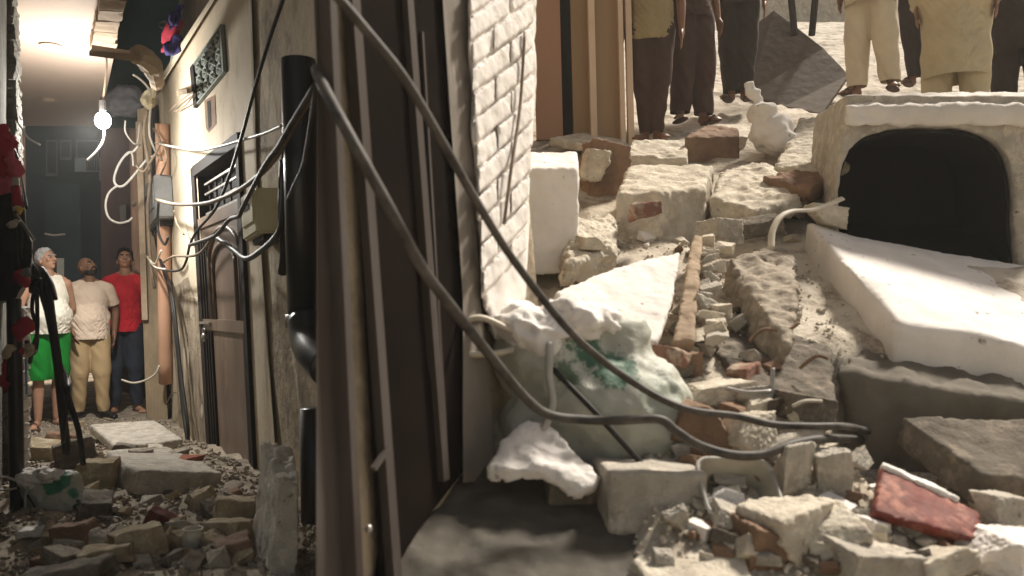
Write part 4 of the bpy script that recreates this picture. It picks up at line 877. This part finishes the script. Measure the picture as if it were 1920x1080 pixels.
# ------------------------------------------------------------------ YARD: dark door and wall (left edge of the yard)
yd = empty('yard_door', DW(770, 960), 'dark brown panelled door in the yard wall behind two slanting cables', 'door')
yf = patch(DW(592, -40), DW(822, -40), DW(888, 860), DW(672, 1180), ND)
TLp = DW(640, -40); 
bm = bmesh.new(); panel(bm, DW, [(648, -60), (826, -60), (872, 560), (872, 880), (700, 1100), (715, 1180)], -.008, .003); mesh_obj('leaf', bm, M['door2'], yd)
for (a, b, w, o, m, l) in (((607, -60), (664, 1180), .026, .05, 'door2f', None), ((655, -60), (745, 1180), .036, .03, 'door2f', None),
        ((757, -60), (830, 900), .034, .03, 'door2f', None), ((790, 60), (838, 890), .010, .012, 'door2f', None)):
    bm = bmesh.new(); A = DW(*a, o/2); B = DW(*b, o/2); beam(bm, A, B, w, o, ND); mesh_obj('stile', bm, M[m], yd)
bm = bmesh.new(); panel(bm, DW, [(593, -80), (612, -80), (676, 1200), (593, 1200)], -.01, .012); mesh_obj('jamb', bm, M['door2f'], yd)
bm = bmesh.new(); panel(bm, DW, [(668, -60), (752, -60), (790, 620), (840, 900), (746, 1060)], .003, .010); mesh_obj('sunk_panel', bm, M['door2'], yd)
bm = bmesh.new(); beam(bm, DW(700, 880, .03), DW(730, 836, .03), .012, .014, ND); mesh_obj('bolt', bm, M['door2f'], yd)
bm = bmesh.new(); ell(bm, DW(691, 992, .03), (.010, .010, .012), sub=2); mesh_obj('stud', bm, M['steel'], yd, smooth=True)
bm = bmesh.new(); panel(bm, DW, [(826, -60), (877, -60), (888, 240), (900, 560), (935, 900), (868, 905), (868, 560)], -.02, .02); wobble(bm, 4, .006, 8)
mesh_obj('wall_reveal', bm, mat('grey_brown_render', (.24, .21, .18), (.17, .15, .125), 3, .9, .2, 30), None, label='grey brown rendered strip between the dark door and the white pillar', cat='wall')
pil = empty('plaster_pillar', DW(940, 560), 'white painted brick pillar at the right of the dark door', 'pillar')
bm = bmesh.new(); panel(bm, DW, [(874, -60), (1003, -60), (1003, 190), (992, 300), (990, 420), (984, 560), (928, 640), (903, 560), (886, 240)], -.05, .045); bm = rough(bm, .014, .012, 5, 3)
mesh_obj('shaft', bm, M['white'], pil, smooth=True)
def crs(x, k): t = (x-884)/106; return (1-t)*(-22+50*k)+t*(-86+46*k)
for k in range(0, 12):
    x0 = 880+k*2.2; x1 = 1000-max(0, k-6)*2.5; m_ = x0+(x1-x0)*(.62 if k % 2 else .36)
    for a_, b_ in ((x0, m_-1.2), (m_+1.2, x1)):
        bm = bmesh.new(); j_ = rnd.uniform(-.006, .006); panel(bm, DW, [(a_, crs(a_, k)+2), (b_, crs(b_, k)+2), (b_, crs(b_, k+1)-3), (a_, crs(a_, k+1)-3)], .01, .060+j_); bm = rough(bm, .0075, .0045, 12, k+a_)
        mesh_obj('brick', bm, M['white'], pil, smooth=True)
bm = bmesh.new(); tube(bm, [DW(984, 60, .07), DW(975, 200, .07), DW(958, 320, .08), DW(945, 420, .07)], .006, 6); mesh_obj('pillar_wire', bm, M['wire_brown'], None, smooth=True, label='thin wire running down the white pillar', cat='wire')
# plinth beside the pillar
slab('plinth', 'pale rendered plinth at the foot of the white pillar', [P(972, 316, 3.72), P(990, 286, 4.2), P(1082, 284, 4.25), P(1084, 314, 3.80)], .50, 'white', cat='plinth', seed=8, amp=.008, down=Vector((0, 0, -1)))
slab('ledge_slab', 'white flat slab lying behind the big sack', [P(1040, 545, 3.15), P(1180, 492, 3.45), P(1277, 470, 3.6), P(1262, 560, 3.25), P(1235, 640, 2.98), P(1120, 650, 2.95)], .07, 'white', seed=9, amp=.006)
# step floor, its shade put into the dark colour
slab('concrete_step', 'concrete step darkened by painted shade in front of the yard door', [P(640, 1180, 1.95), P(700, 1010, 2.2), P(880, 850, 2.62), P(1010, 870, 2.62), P(1260, 985, 2.36), P(1220, 1180, 1.95)], .2, 'shadestep', cat='step', seed=10, amp=.012)

# ------------------------------------------------------------------ YARD: doorway at the back left with posts
bd = empty('rear_doorway', P(1090, 262, 6.3), 'tan and terracotta door leaves with cream posts at the back of the yard', 'doorway')
def vstrip(nm, x0, x1, y0, y1, d, th, m, dx=14):
    bm = bmesh.new(); L = [P(x0, y0, d), P(x1, y0, d), P(x1+dx, y1, d), P(x0+dx, y1, d)]; prism(bm, L, [p+Vector((0, th, 0)) for p in L]); return mesh_obj(nm, bm, M[m], bd)
vstrip('leaf', 992, 1042, -300, 262, 6.34, .05, 'curtain_pink'); vstrip('dark_gap', 1041, 1063, -300, 262, 6.42, .03, 'void'); vstrip('leaf', 1062, 1102, -300, 266, 6.34, .05, 'door_khaki')
vstrip('post', 1095, 1107, -300, 272, 6.22, .10, 'trim'); vstrip('leaf', 1106, 1152, -300, 272, 6.30, .05, 'door_khaki'); vstrip('post', 1151, 1160, -300, 275, 6.22, .08, 'trim'); vstrip('post', 1165, 1176, -300, 270, 6.26, .08, 'trim')
slab('threshold', 'cream stone threshold under the rear doorway', [P(1030, 258, 5.9), P(1100, 246, 6.4), P(1175, 262, 6.3), P(1150, 280, 5.7)], .06, 'cream', seed=12, cat='threshold')
yw = empty('yard_back_wall', (4, 16, 4), 'pale wall closing the yard behind the standing people', 'wall')
bm = bmesh.new(); prism(bm, [Vector((x, 16, z)) for x, z in ((.2, 3), (12, 3), (12, 7), (.2, 7))], [Vector((x, 16.3, z)) for x, z in ((.2, 3), (12, 3), (12, 7), (.2, 7))]); mesh_obj('masonry', bm, M['cream'], yw)

# ------------------------------------------------------------------ YARD: blocks
slab('masonry_block', 'big cream topped concrete cube in the middle of the yard rubble', [P(1156, 362, 4.35), P(1178, 308, 4.95), P(1337, 308, 4.95), P(1322, 352, 4.45), P(1240, 362, 4.30)], .36, 'cream', cat='block', seed=20, amp=.016, down=Vector((-.02, .02, -1)))
slab('masonry_block', 'cream brick block at the feet of the man in the olive shirt', [P(1172, 292, 5.6), P(1186, 262, 6.0), P(1284, 262, 6.0), P(1290, 296, 5.55)], .1, 'cream', cat='block', seed=21, amp=.014, down=Vector((0, 0, -1)))
slab('masonry_block', 'brown sided block with a cream top behind the big cream cube', [P(1282, 256, 5.8), P(1330, 232, 6.2), P(1384, 240, 6.1), P(1386, 256, 5.85)], .24, 'brown', cat='block', seed=22, amp=.012, down=Vector((0, 0, -1)))
slab('concrete_slab', 'broad cream flat slab right of the big cream cube', [P(1332, 372, 4.5), P(1352, 318, 5.0), P(1430, 300, 5.2), P(1490, 330, 4.85), P(1502, 372, 4.4), P(1420, 392, 4.25)], .11, 'cream', seed=23, amp=.02)
slab('concrete_slab', 'curved edged cream slab beside the culvert block', [P(1452, 308, 5.0), P(1470, 278, 5.4), P(1500, 222, 6.1), P(1590, 215, 6.2), P(1598, 300, 5.0), P(1530, 318, 4.75)], .09, 'cream', seed=24, amp=.02)
slab('concrete_slab', 'small tan slab under the curved edged cream slab', [P(1430, 330, 4.7), P(1500, 318, 4.85), P(1565, 326, 4.7), P(1520, 352, 4.4)], .10, 'brown', seed=25, amp=.02)
slab('concrete_slab', 'pale crumbly patch of mortar behind the white flat slab', [P(1075, 412, 4.0), P(1150, 400, 4.3), P(1165, 470, 3.8), P(1060, 500, 3.55)], .12, 'cream', seed=26, amp=.03)
block('stone_block', 'brown broken pot shaped stone under the rear doorway', 'stone', P(1128, 330, 5.2), (.27, .26, .40), (.1, .15, .3), 'brown', 27, .03, 8, chip=.18)
block('stone_block', 'cream lump leaning on the brown pot shaped stone', 'stone', P(1112, 310, 5.05), (.13, .12, .20), (.1, .3, .2), 'cream', 28, .03, 8, chip=.18)
slab('masonry_block', 'rough pebbly concrete wedge left of the white slab', [P(1368, 484, 3.75), P(1432, 464, 3.9), P(1492, 478, 3.8), P(1500, 560, 3.32), P(1480, 650, 2.98), P(1430, 580, 3.2)], .30, 'grit', cat='block', seed=29, amp=.02, sc=14, cuts=7, down=Vector((-.25, .35, -.9)))
slab('timber_plank', 'grey plank wedged between the flat slab and the stone column', [P(1298, 440, 3.7), P(1318, 440, 3.7), P(1302, 640, 3.0), P(1262, 640, 3.0)], .05, 'beam', cat='plank', seed=30, amp=.008)
cv = empty('culvert_block', P(1750, 480, 3.9), 'concrete culvert block with a dark arched opening', 'culvert')
# culvert: frame with arched hole
dC = 4.25
outer = [(1586, 178), (1990, 178), (1990, 560), (1555, 560)]
bm = bmesh.new(); arch = []
for q in range(25):
    t = math.pi*(1-q/24); c = math.cos(t); s = math.sin(t)
    arch.append((1738+166*math.copysign(abs(c)**.62, c), 420-182*abs(s)**.55))
arch = [(1572, 560)]+arch+[(1912, 560)]
def ringface(d, hole, th):
    pass
Ft = [P(x, y, dC) for x, y in arch]; n = len(Ft)
ow = []
for i, (x, y) in enumerate(arch):
    if i == 0: ow.append((1540, 560))
    elif i == n-1: ow.append((1992, 560))
    else:
        t = (i-1)/(n-3)
        if t <= .25: u = t/.25; ow.append((1545+41*u, 560-382*u))
        elif t <= .75: u = (t-.25)/.5; ow.append((1586+404*u, 178))
        else: u = (t-.75)/.25; ow.append((1990, 178+382*u))
Ot = [P(x, y, dC) for x, y in ow]; dep = Vector((.12, .75, .05))
a = [bm.verts.new(p) for p in Ft]; b = [bm.verts.new(p) for p in Ot]; a2 = [bm.verts.new(p+dep) for p in Ft]; b2 = [bm.verts.new(p+dep) for p in Ot]
for i in range(n-1):
    bm.faces.new((a[i], a[i+1], b[i+1], b[i])); bm.faces.new((a[i], a2[i], a2[i+1], a[i+1])); bm.faces.new((b[i], b[i+1], b2[i+1], b2[i])); bm.faces.new((a2[i], b2[i], b2[i+1], a2[i+1]))
bm.faces.new((a[0], b[0], b2[0], a2[0])); bm.faces.new((a[-1], a2[-1], b2[-1], b[-1]))
bm = rough(bm, .012, .009, 9, 31); mesh_obj('shell', bm, M['conc'], cv, smooth=True)
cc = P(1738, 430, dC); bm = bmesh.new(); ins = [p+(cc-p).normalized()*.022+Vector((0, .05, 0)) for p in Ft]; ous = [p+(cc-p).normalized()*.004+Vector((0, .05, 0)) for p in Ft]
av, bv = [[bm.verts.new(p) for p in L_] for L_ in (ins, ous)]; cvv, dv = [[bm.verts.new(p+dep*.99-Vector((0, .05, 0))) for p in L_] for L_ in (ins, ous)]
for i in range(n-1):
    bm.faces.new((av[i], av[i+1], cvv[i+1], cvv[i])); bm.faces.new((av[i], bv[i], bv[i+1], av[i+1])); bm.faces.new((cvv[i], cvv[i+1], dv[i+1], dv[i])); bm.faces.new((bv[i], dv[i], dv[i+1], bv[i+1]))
mesh_obj('shade_lining', bm, M['void'], cv, label='inside of the arched opening painted black for its shade')  # added liner; the opening's shade is put into its black colour
bm = bmesh.new(); L = [P(1576, 498, dC+.02), P(1900, 505, dC+.02), P(1910, 430, dC+.7), P(1590, 420, dC+.7)]; prism(bm, L, [p-Vector((0, 0, .08)) for p in L]); mesh_obj('shade_invert', bm, M['void'], cv, label='floor of the arched opening with its shade painted in')
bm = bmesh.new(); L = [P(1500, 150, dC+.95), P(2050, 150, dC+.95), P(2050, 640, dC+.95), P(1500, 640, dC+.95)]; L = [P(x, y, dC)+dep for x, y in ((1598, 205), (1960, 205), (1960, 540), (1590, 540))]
prism(bm, L, [p+Vector((0, .08, 0)) for p in L]); mesh_obj('shade_plate', bm, M['void'], cv)  # added plate closes the opening, coloured black for its shade
slab('lintel_slab', 'pale concrete beam forming the top of the culvert block', [P(1584, 196, 4.2), P(1596, 176, 4.6), P(2000, 170, 4.7), P(2000, 196, 4.2)], .115, 'concwhite', cat='beam', seed=32, amp=.014, down=Vector((0, .05, -1)))
# the big white slab
slab('concrete_slab', 'big white slab with speckles sloping in front of the culvert block', [P(1512, 412, 4.22), P(1600, 440, 4.22), P(1750, 468, 4.22), P(1990, 505, 4.22), P(1990, 668, 3.08), P(1847, 628, 3.12), P(1683, 606, 3.14), P(1663, 580, 3.24), P(1590, 500, 3.58)], .22, 'white', seed=33, amp=.003, down=Vector((-.05, .10, -1)), cuts=5)
slab('concrete_block', 'big shaded grey concrete block carrying the big white slab', [P(1568, 690, 3.0), P(1650, 712, 2.96), P(1720, 722, 2.94), P(1990, 760, 2.9), P(1990, 700, 3.6), P(1660, 610, 3.6)], .62, 'shadeconc', cat='block', seed=34, amp=.02, down=Vector((.10, .06, -1)))
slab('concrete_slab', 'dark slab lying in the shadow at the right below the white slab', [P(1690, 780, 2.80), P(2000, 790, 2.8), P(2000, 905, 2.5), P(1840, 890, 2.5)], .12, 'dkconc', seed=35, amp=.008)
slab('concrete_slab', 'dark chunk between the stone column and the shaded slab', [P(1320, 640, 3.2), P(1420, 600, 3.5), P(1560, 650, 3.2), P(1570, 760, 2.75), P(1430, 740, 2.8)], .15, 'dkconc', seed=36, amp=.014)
# red tile and flat cream boards in the foreground
slab('red_tile', 'red tile with a pale top edge leaning in the front rubble', [P(1655, 872, 2.42), P(1842, 962, 2.34), P(1826, 1012, 2.20), P(1640, 960, 2.22)], .05, 'redtile', cat='tile', seed=37, amp=.005, down=Vector((0, .75, -.6)))
slab('tile_edge', 'white mortar edge lying along the top of the red tile', [P(1654, 866, 2.46), P(1662, 872, 2.40), P(1800, 934, 2.35), P(1794, 926, 2.43)], .02, 'white', cat='mortar strip', seed=38, amp=.006)
slab('flat_board', 'cream flat board with a crack at the very front of the yard rubble', [P(1182, 1046, 2.15), P(1320, 990, 2.28), P(1385, 1012, 2.22), P(1420, 1110, 1.98), P(1240, 1130, 1.95)], .04, 'cream', cat='board', seed=39, amp=.006)
slab('plaster_chunk', 'bright white plaster chunk on the dark step in front of the sack', [P(912, 884, 2.36), P(936, 822, 2.44), P(988, 788, 2.50), P(1042, 802, 2.48), P(1082, 850, 2.42), P(1128, 892, 2.38), P(1090, 918, 2.33), P(1030, 886, 2.34), P(955, 880, 2.34)], .045, 'white', cat='plaster', seed=40, amp=.016, sc=13, down=Vector((.05, .45, -.85)))
block('stone_block', 'grey block under the bright plaster chunk', 'block', P(1215, 930, 2.42), (.30, .2, .19), (0, .05, .15), 'conc', 41, .01, 8)
block('stone_block', 'dark block behind the bright plaster chunk', 'block', P(1080, 930, 2.50), (.20, .16, .15), (0, .05, .1), 'dkconc', 42, .01, 8)
tub(P(1366, 958, 2.42), .225, .20, .12, (.72, .05, .1), 'white rimmed plastic tub tipped over in the front yard rubble')
for i, (px, py, d, s, rz, m, l) in enumerate(((1480, 885, 2.45, (.10, .10, .16), .3, 'conc', 'upright grey stone right of the white rimmed tub'), (1562, 890, 2.45, (.085, .09, .14), -.2, 'conc', 'second upright grey stone nearer the red tile'),
        (1340, 742, 2.85, (.20, .14, .09), .2, 'cream', 'cream topped stone where the two cables cross the sack'), (1310, 790, 2.62, (.16, .14, .12), .1, 'brown', 'brown stone right of the sack under the cables'),
        (1395, 815, 2.6, (.15, .12, .11), .5, 'cream', 'cream broken stone above the white rimmed tub'), (1460, 835, 2.6, (.12, .1, .07), .2, 'conc', 'pale stone chip beneath the lower cable'),
        (1500, 770, 2.75, (.16, .12, .10), .2, 'dkconc', 'dark stone by the bent metal bar'), (1470, 990, 2.25, (.22, .18, .15), .6, 'cream', 'yellow tan mortar lump in the front centre rubble'),
        (1560, 1010, 2.2, (.16, .15, .11), .1, 'cream', 'pale crumbly lump next to the red tile'), (1420, 1030, 2.2, (.14, .14, .16), .2, 'brown', 'brown crumbly lump in front of the tub'),
        (1870, 955, 2.4, (.12, .1, .08), .4, 'conc', 'pale stone at the right end of the red tile'), (1770, 1060, 2.1, (.18, .14, .08), .2, 'cream', 'cream stone below the red tile'), (1880, 1040, 2.15, (.17, .14, .10), .8, 'white', 'whitish stone at the bottom right corner'),
        (1640, 1060, 2.1, (.16, .13, .09), .2, 'conc', 'grey stone below the left end of the red tile'), (1275, 690, 3.0, (.12, .1, .1), .3, 'brown', 'tan brick piece at the foot of the grey plank'),
        (1110, 455, 3.75, (.10, .09, .06), .3, 'cream', 'small cream stone on the mortar patch'), (1378, 270, 6.0, (.12, .1, .09), .1, 'cream', 'cream stone by the small white bag'), (1420, 425, 4.1, (.2, .14, .12), .1, 'dkconc', 'dark stone beneath the broad cream slab'),
        (1345, 440, 4.0, (.17, .14, .12), .6, 'conc', 'grey stone behind the column of small stones'), (1550, 405, 4.2, (.2, .12, .09), .2, 'cream', 'cream lump at the corner of the big white slab'))):
    p = P(px, py, d); stone('broken_stone', l, 'stone', p, tuple(v*1.05 for v in s), (.15*math.sin(i), .2*math.cos(i*2), rz), m, i)
for i in range(16):
    stone('column_stone', 'small cream stone in the vertical column of rubble beside the grey plank', 'stone', P(1335+rnd.uniform(-22, 22), 452+i*12, 3.75-.048*i), (.075*rnd.uniform(.8, 1.3), .07, .055), (rnd.uniform(-.4, .4), rnd.uniform(-.4, .4), rnd.uniform(0, 6)), rnd.choice(('cream', 'conc', 'cream')), i+2, 'stones in the vertical rubble column')
for i, (px, py, d, s_, rz, l) in enumerate(((1256, 668, 2.95, (.13, .08, .06), .5, 'broken red brick end between the sack and the grey plank'), (1600, 985, 2.28, (.10, .07, .05), -.4, 'small broken red brick left of the red tile'),
        (1395, 700, 2.95, (.14, .08, .06), .9, 'broken red brick in the dark gap above the level rod'), (1330, 1000, 2.24, (.10, .07, .05), .2, 'broken red brick on the crack end of the front board'), (1210, 395, 4.1, (.16, .09, .07), .3, 'broken red brick before the big cream cube'))):
    block('brick_fragment', l, 'brick', P(px, py, d), s_, (.2*math.sin(i*3), .3*math.cos(i), rz), 'oldbrick', 60+i, .012, chip=.2)
for i, (pts, l) in enumerate(((((1405, 640, 3.1), (1432, 618, 3.1), (1470, 622, 3.08), (1498, 605, 3.1)), 'bent rusty bar sticking out of the pebbly concrete wedge'), (((1500, 690, 2.9), (1530, 668, 2.86), (1552, 672, 2.86)), 'short rusty bar poking from the dark chunk'))):
    cable([P(*p) for p in pts], .007, 'brown', l, 'reinforcing_bar', group=None)
# white bag at the back
e = empty('white_bag', P(1445, 285, 5.8), 'small knotted white bag on the rubble near the leaning brown board', 'bag')
bm = bmesh.new(); ell(bm, P(1446, 250, 5.8), (.15, .14, .14)); ell(bm, P(1462, 268, 5.75), (.12, .12, .08)); ell(bm, P(1430, 212, 5.8), (.10, .10, .09)); ell(bm, P(1412, 176, 5.82), (.05, .04, .10), (0, -.6, 0)); bm = remesh(bm, .012, 4); bm.normal_update()
for v in bm.verts: v.co += v.normal*(.03*noise.noise(v.co*7)+.05*(.35-abs(noise.noise(v.co*11))))
mesh_obj('bag', bm, M['white'], e, smooth=True)
# dark tilted sheet behind
slab('leaning_board', 'dark brown board leaning between the standing people', [P(1402, 178, 7.9), P(1470, 200, 7.6), P(1540, 214, 7.3), P(1592, 140, 7.8), P(1545, 90, 8.1), P(1452, 18, 8.5), P(1398, 60, 8.5)], .05, 'tarp2', cat='board', seed=44, amp=.002)
for i, (x0, x1, l) in enumerate(((1478, 1490, 'left dark leg of a stool behind the leaning brown board'), (1534, 1522, 'right dark leg of a stool behind the leaning brown board'))):
    bm = bmesh.new(); tube(bm, [P(x0, -60, 8.2), P(x1, 66, 8.2)], .035, 1, 8, smooth=False); mesh_obj('stool_leg', bm, M['dkbrown'], None, label=l, cat='stool leg')
# curled strip, rods and cables
bm = bmesh.new(); tube(bm, [P(1446, 465, 3.75), P(1448, 435, 3.8), P(1462, 408, 3.85), P(1485, 396, 3.9), P(1530, 392, 3.95), P(1580, 372, 4.0)], .016, 6, 8, flat=.5)
mesh_obj('curled_strip', bm, M['wire_pale'], None, smooth=True, label='pale curled metal strip over the corner of the white slab', cat='metal strip')
cable([P(1449, 690, 2.8), P(1447, 740, 2.78), P(1440, 782, 2.75)], .008, 'steel', 'short upright metal rod in the dark gap of the yard rubble', 'rod', group=None)
cable([P(1360, 728, 2.75), P(1400, 736, 2.72), P(1446, 734, 2.72)], .008, 'steel', 'short level metal rod near the upright one', 'rod', group=None)
cable([P(1486, 762, 2.62), P(1510, 752, 2.62), P(1540, 752, 2.66)], .006, 'wire_pale', 'thin bent wire on the dark stone', 'wire', group=None)
YC = 'two black cables slanting across the yard door'
cable([P(560, -90, 1.60), P(620, -20, 1.66), P(690, 62, 1.74), P(760, 150, 1.82), P(830, 268, 1.92), P(890, 372, 2.02), P(960, 484, 2.14), P(1060, 612, 2.30), P(1130, 676, 2.38), P(1180, 712, 2.42), P(1240, 748, 2.42), P(1300, 770, 2.42), P(1380, 780, 2.44), P(1450, 796, 2.46), P(1520, 799, 2.5), P(1590, 800, 2.6), P(1640, 812, 3.15)], .0115, 'cable_grey', 'upper black cable slanting over the pillar and sack', k=8, group=YC)
cable([DW(594, 128, -.01), DW(604, 158, .03), P(650, 245, 1.86), P(720, 372, 1.86), P(790, 500, 1.92), P(850, 580, 2.0), P(905, 650, 2.12), P(985, 746, 2.26), P(1030, 778, 2.32), P(1090, 786, 2.36), P(1160, 788, 2.38), P(1235, 786, 2.38), P(1268, 808, 2.38), P(1310, 834, 2.38), P(1370, 852, 2.38), P(1430, 852, 2.4), P(1490, 832, 2.44), P(1560, 822, 2.56), P(1630, 826, 3.15)], .0145, 'cable_grey', 'lower thicker black cable slanting over the door and sack', k=8, group=YC)
# rubble lumps, yard
k = 0
for i in range(900):
    py = rnd.uniform(430, 1085)**1; px = rnd.uniform(1230, 1920) if py > 680 else rnd.uniform(1040, 1600)
    if py < 1000 and px < 1250 and py > 520: continue
    if 1500 < px and 440 < py < 860: continue
    d = dR(py); x, y = (px-960)/F*d, d; s = rnd.choice((.025, .035, .045, .055, .07))*rnd.uniform(.8, 1.2)
    stone('rubble_lump', 'loose lump of broken masonry scattered over the yard rubble slope', 'stone', (x, y, gR(x, y)+s*.35), (s*1.3, s, s*.75), (rnd.uniform(-.6, .6), rnd.uniform(-.6, .6), rnd.uniform(0, 6)), rnd.choice(('cream', 'conc', 'conc', 'cream', 'brown', 'white', 'dkconc')), i, 'rubble lumps on the yard slope'); k += 1
    if k >= 170: break
pts = []
for _ in range(3000):
    py = rnd.uniform(430, 1090); px = rnd.uniform(1040, 1930); d = dR(py); x, y = (px-960)/F*d, d
    if x > 1.6 and y > 3.6: continue
    pts.append((x, y, gR(x, y)+.004))
tag(grit('yard_grit', pts, .003, .009, 'cream'), 'loose grit and crumbs over the yard slope', 'gravel')

# ------------------------------------------------------------------ YARD: standing people (seen from the waist down)
def yfoot(px, py, d): p = P(px, py, d); return (p.x, p.y, p.z)
person(yfoot(1222, 268, 6.35), 'standing person in olive shirt and dark brown trousers, left of the group', h=1.7, skin='skin2', top='tee', topm='olive', legs='long', legm='brownc', hair='black', feet='bare', stance=(.04, -.05), step=(-.02, .02), voxel=.012, hem=.80)
person(yfoot(1296, 232, 6.7), 'standing person in dark brown clothes striding behind the olive shirt', h=1.72, skin='skin2', top='tee', topm='brownc', legs='loose', legm='brownc', hair='black', feet='sandal', stance=(.12, -.10), voxel=.012, turn=.5)
person(yfoot(1384, 190, 7.4), 'standing person in black brown clothes left of the leaning brown board', h=1.72, skin='skin2', top='tee', topm='dkbrown', legs='loose', legm='dkbrown', hair='black', feet='sandal', stance=(.05, -.06), voxel=.012)
person(yfoot(1632, 178, 6.8), 'standing person in loose cream cotton trousers behind the culvert block', h=1.74, skin='skin2', top='tee', topm='whitec', legs='loose', legm='whitec', hair='black', feet='sandal', stance=(.17, -.12), voxel=.012, turn=-.35, hem=.74, fat=1.28)
person(yfoot(1792, 250, 5.45), 'standing person in sand cotton clothes close behind the culvert block', h=1.74, skin='skin2', top='long', topm='creamc', legs='loose', legm='creamc', hair='black', feet='sandal', stance=(.13, -.13), voxel=.012, hem=.36, fat=1.45)
person(yfoot(1915, 225, 6.2), 'standing person in dark clothes at the right edge of the yard', h=1.72, skin='skin2', top='long', topm='dkbrown', legs='loose', legm='dkbrown', hair='black', feet='sandal', stance=(.13, -.13), voxel=.012, hem=.5)
person(yfoot(1722, 160, 7.6), 'standing person in black clothes between the two pale dressed people', h=1.7, skin='skin2', top='tee', topm='dkbrown', legs='long', legm='dkbrown', hair='black', feet='sandal', stance=(.05, -.05), voxel=.012)

# ------------------------------------------------------------------ thin haze added for the lamp glow and softer contrast
hm = bpy.data.materials.new('glow_haze'); hm.use_nodes = True; HN = hm.node_tree.nodes; HN.remove(HN['Principled BSDF'])
hv = HN.new('ShaderNodeVolumePrincipled'); hv.inputs['Color'].default_value = (.92, .90, .86, 1); hv.inputs['Density'].default_value = .0032; hv.inputs['Anisotropy'].default_value = .3
hm.node_tree.links.new(hv.outputs[0], HN['Material Output'].inputs['Volume'])
bm = bmesh.new(); prism(bm, [Vector((x, y, 8)) for x, y in ((-95, -45), (95, -45), (95, 125), (-95, 125))], [Vector((x, y, -3)) for x, y in ((-95, -45), (95, -45), (95, 125), (-95, 125))])
mesh_obj('haze', bm, hm, None, kind='stuff')
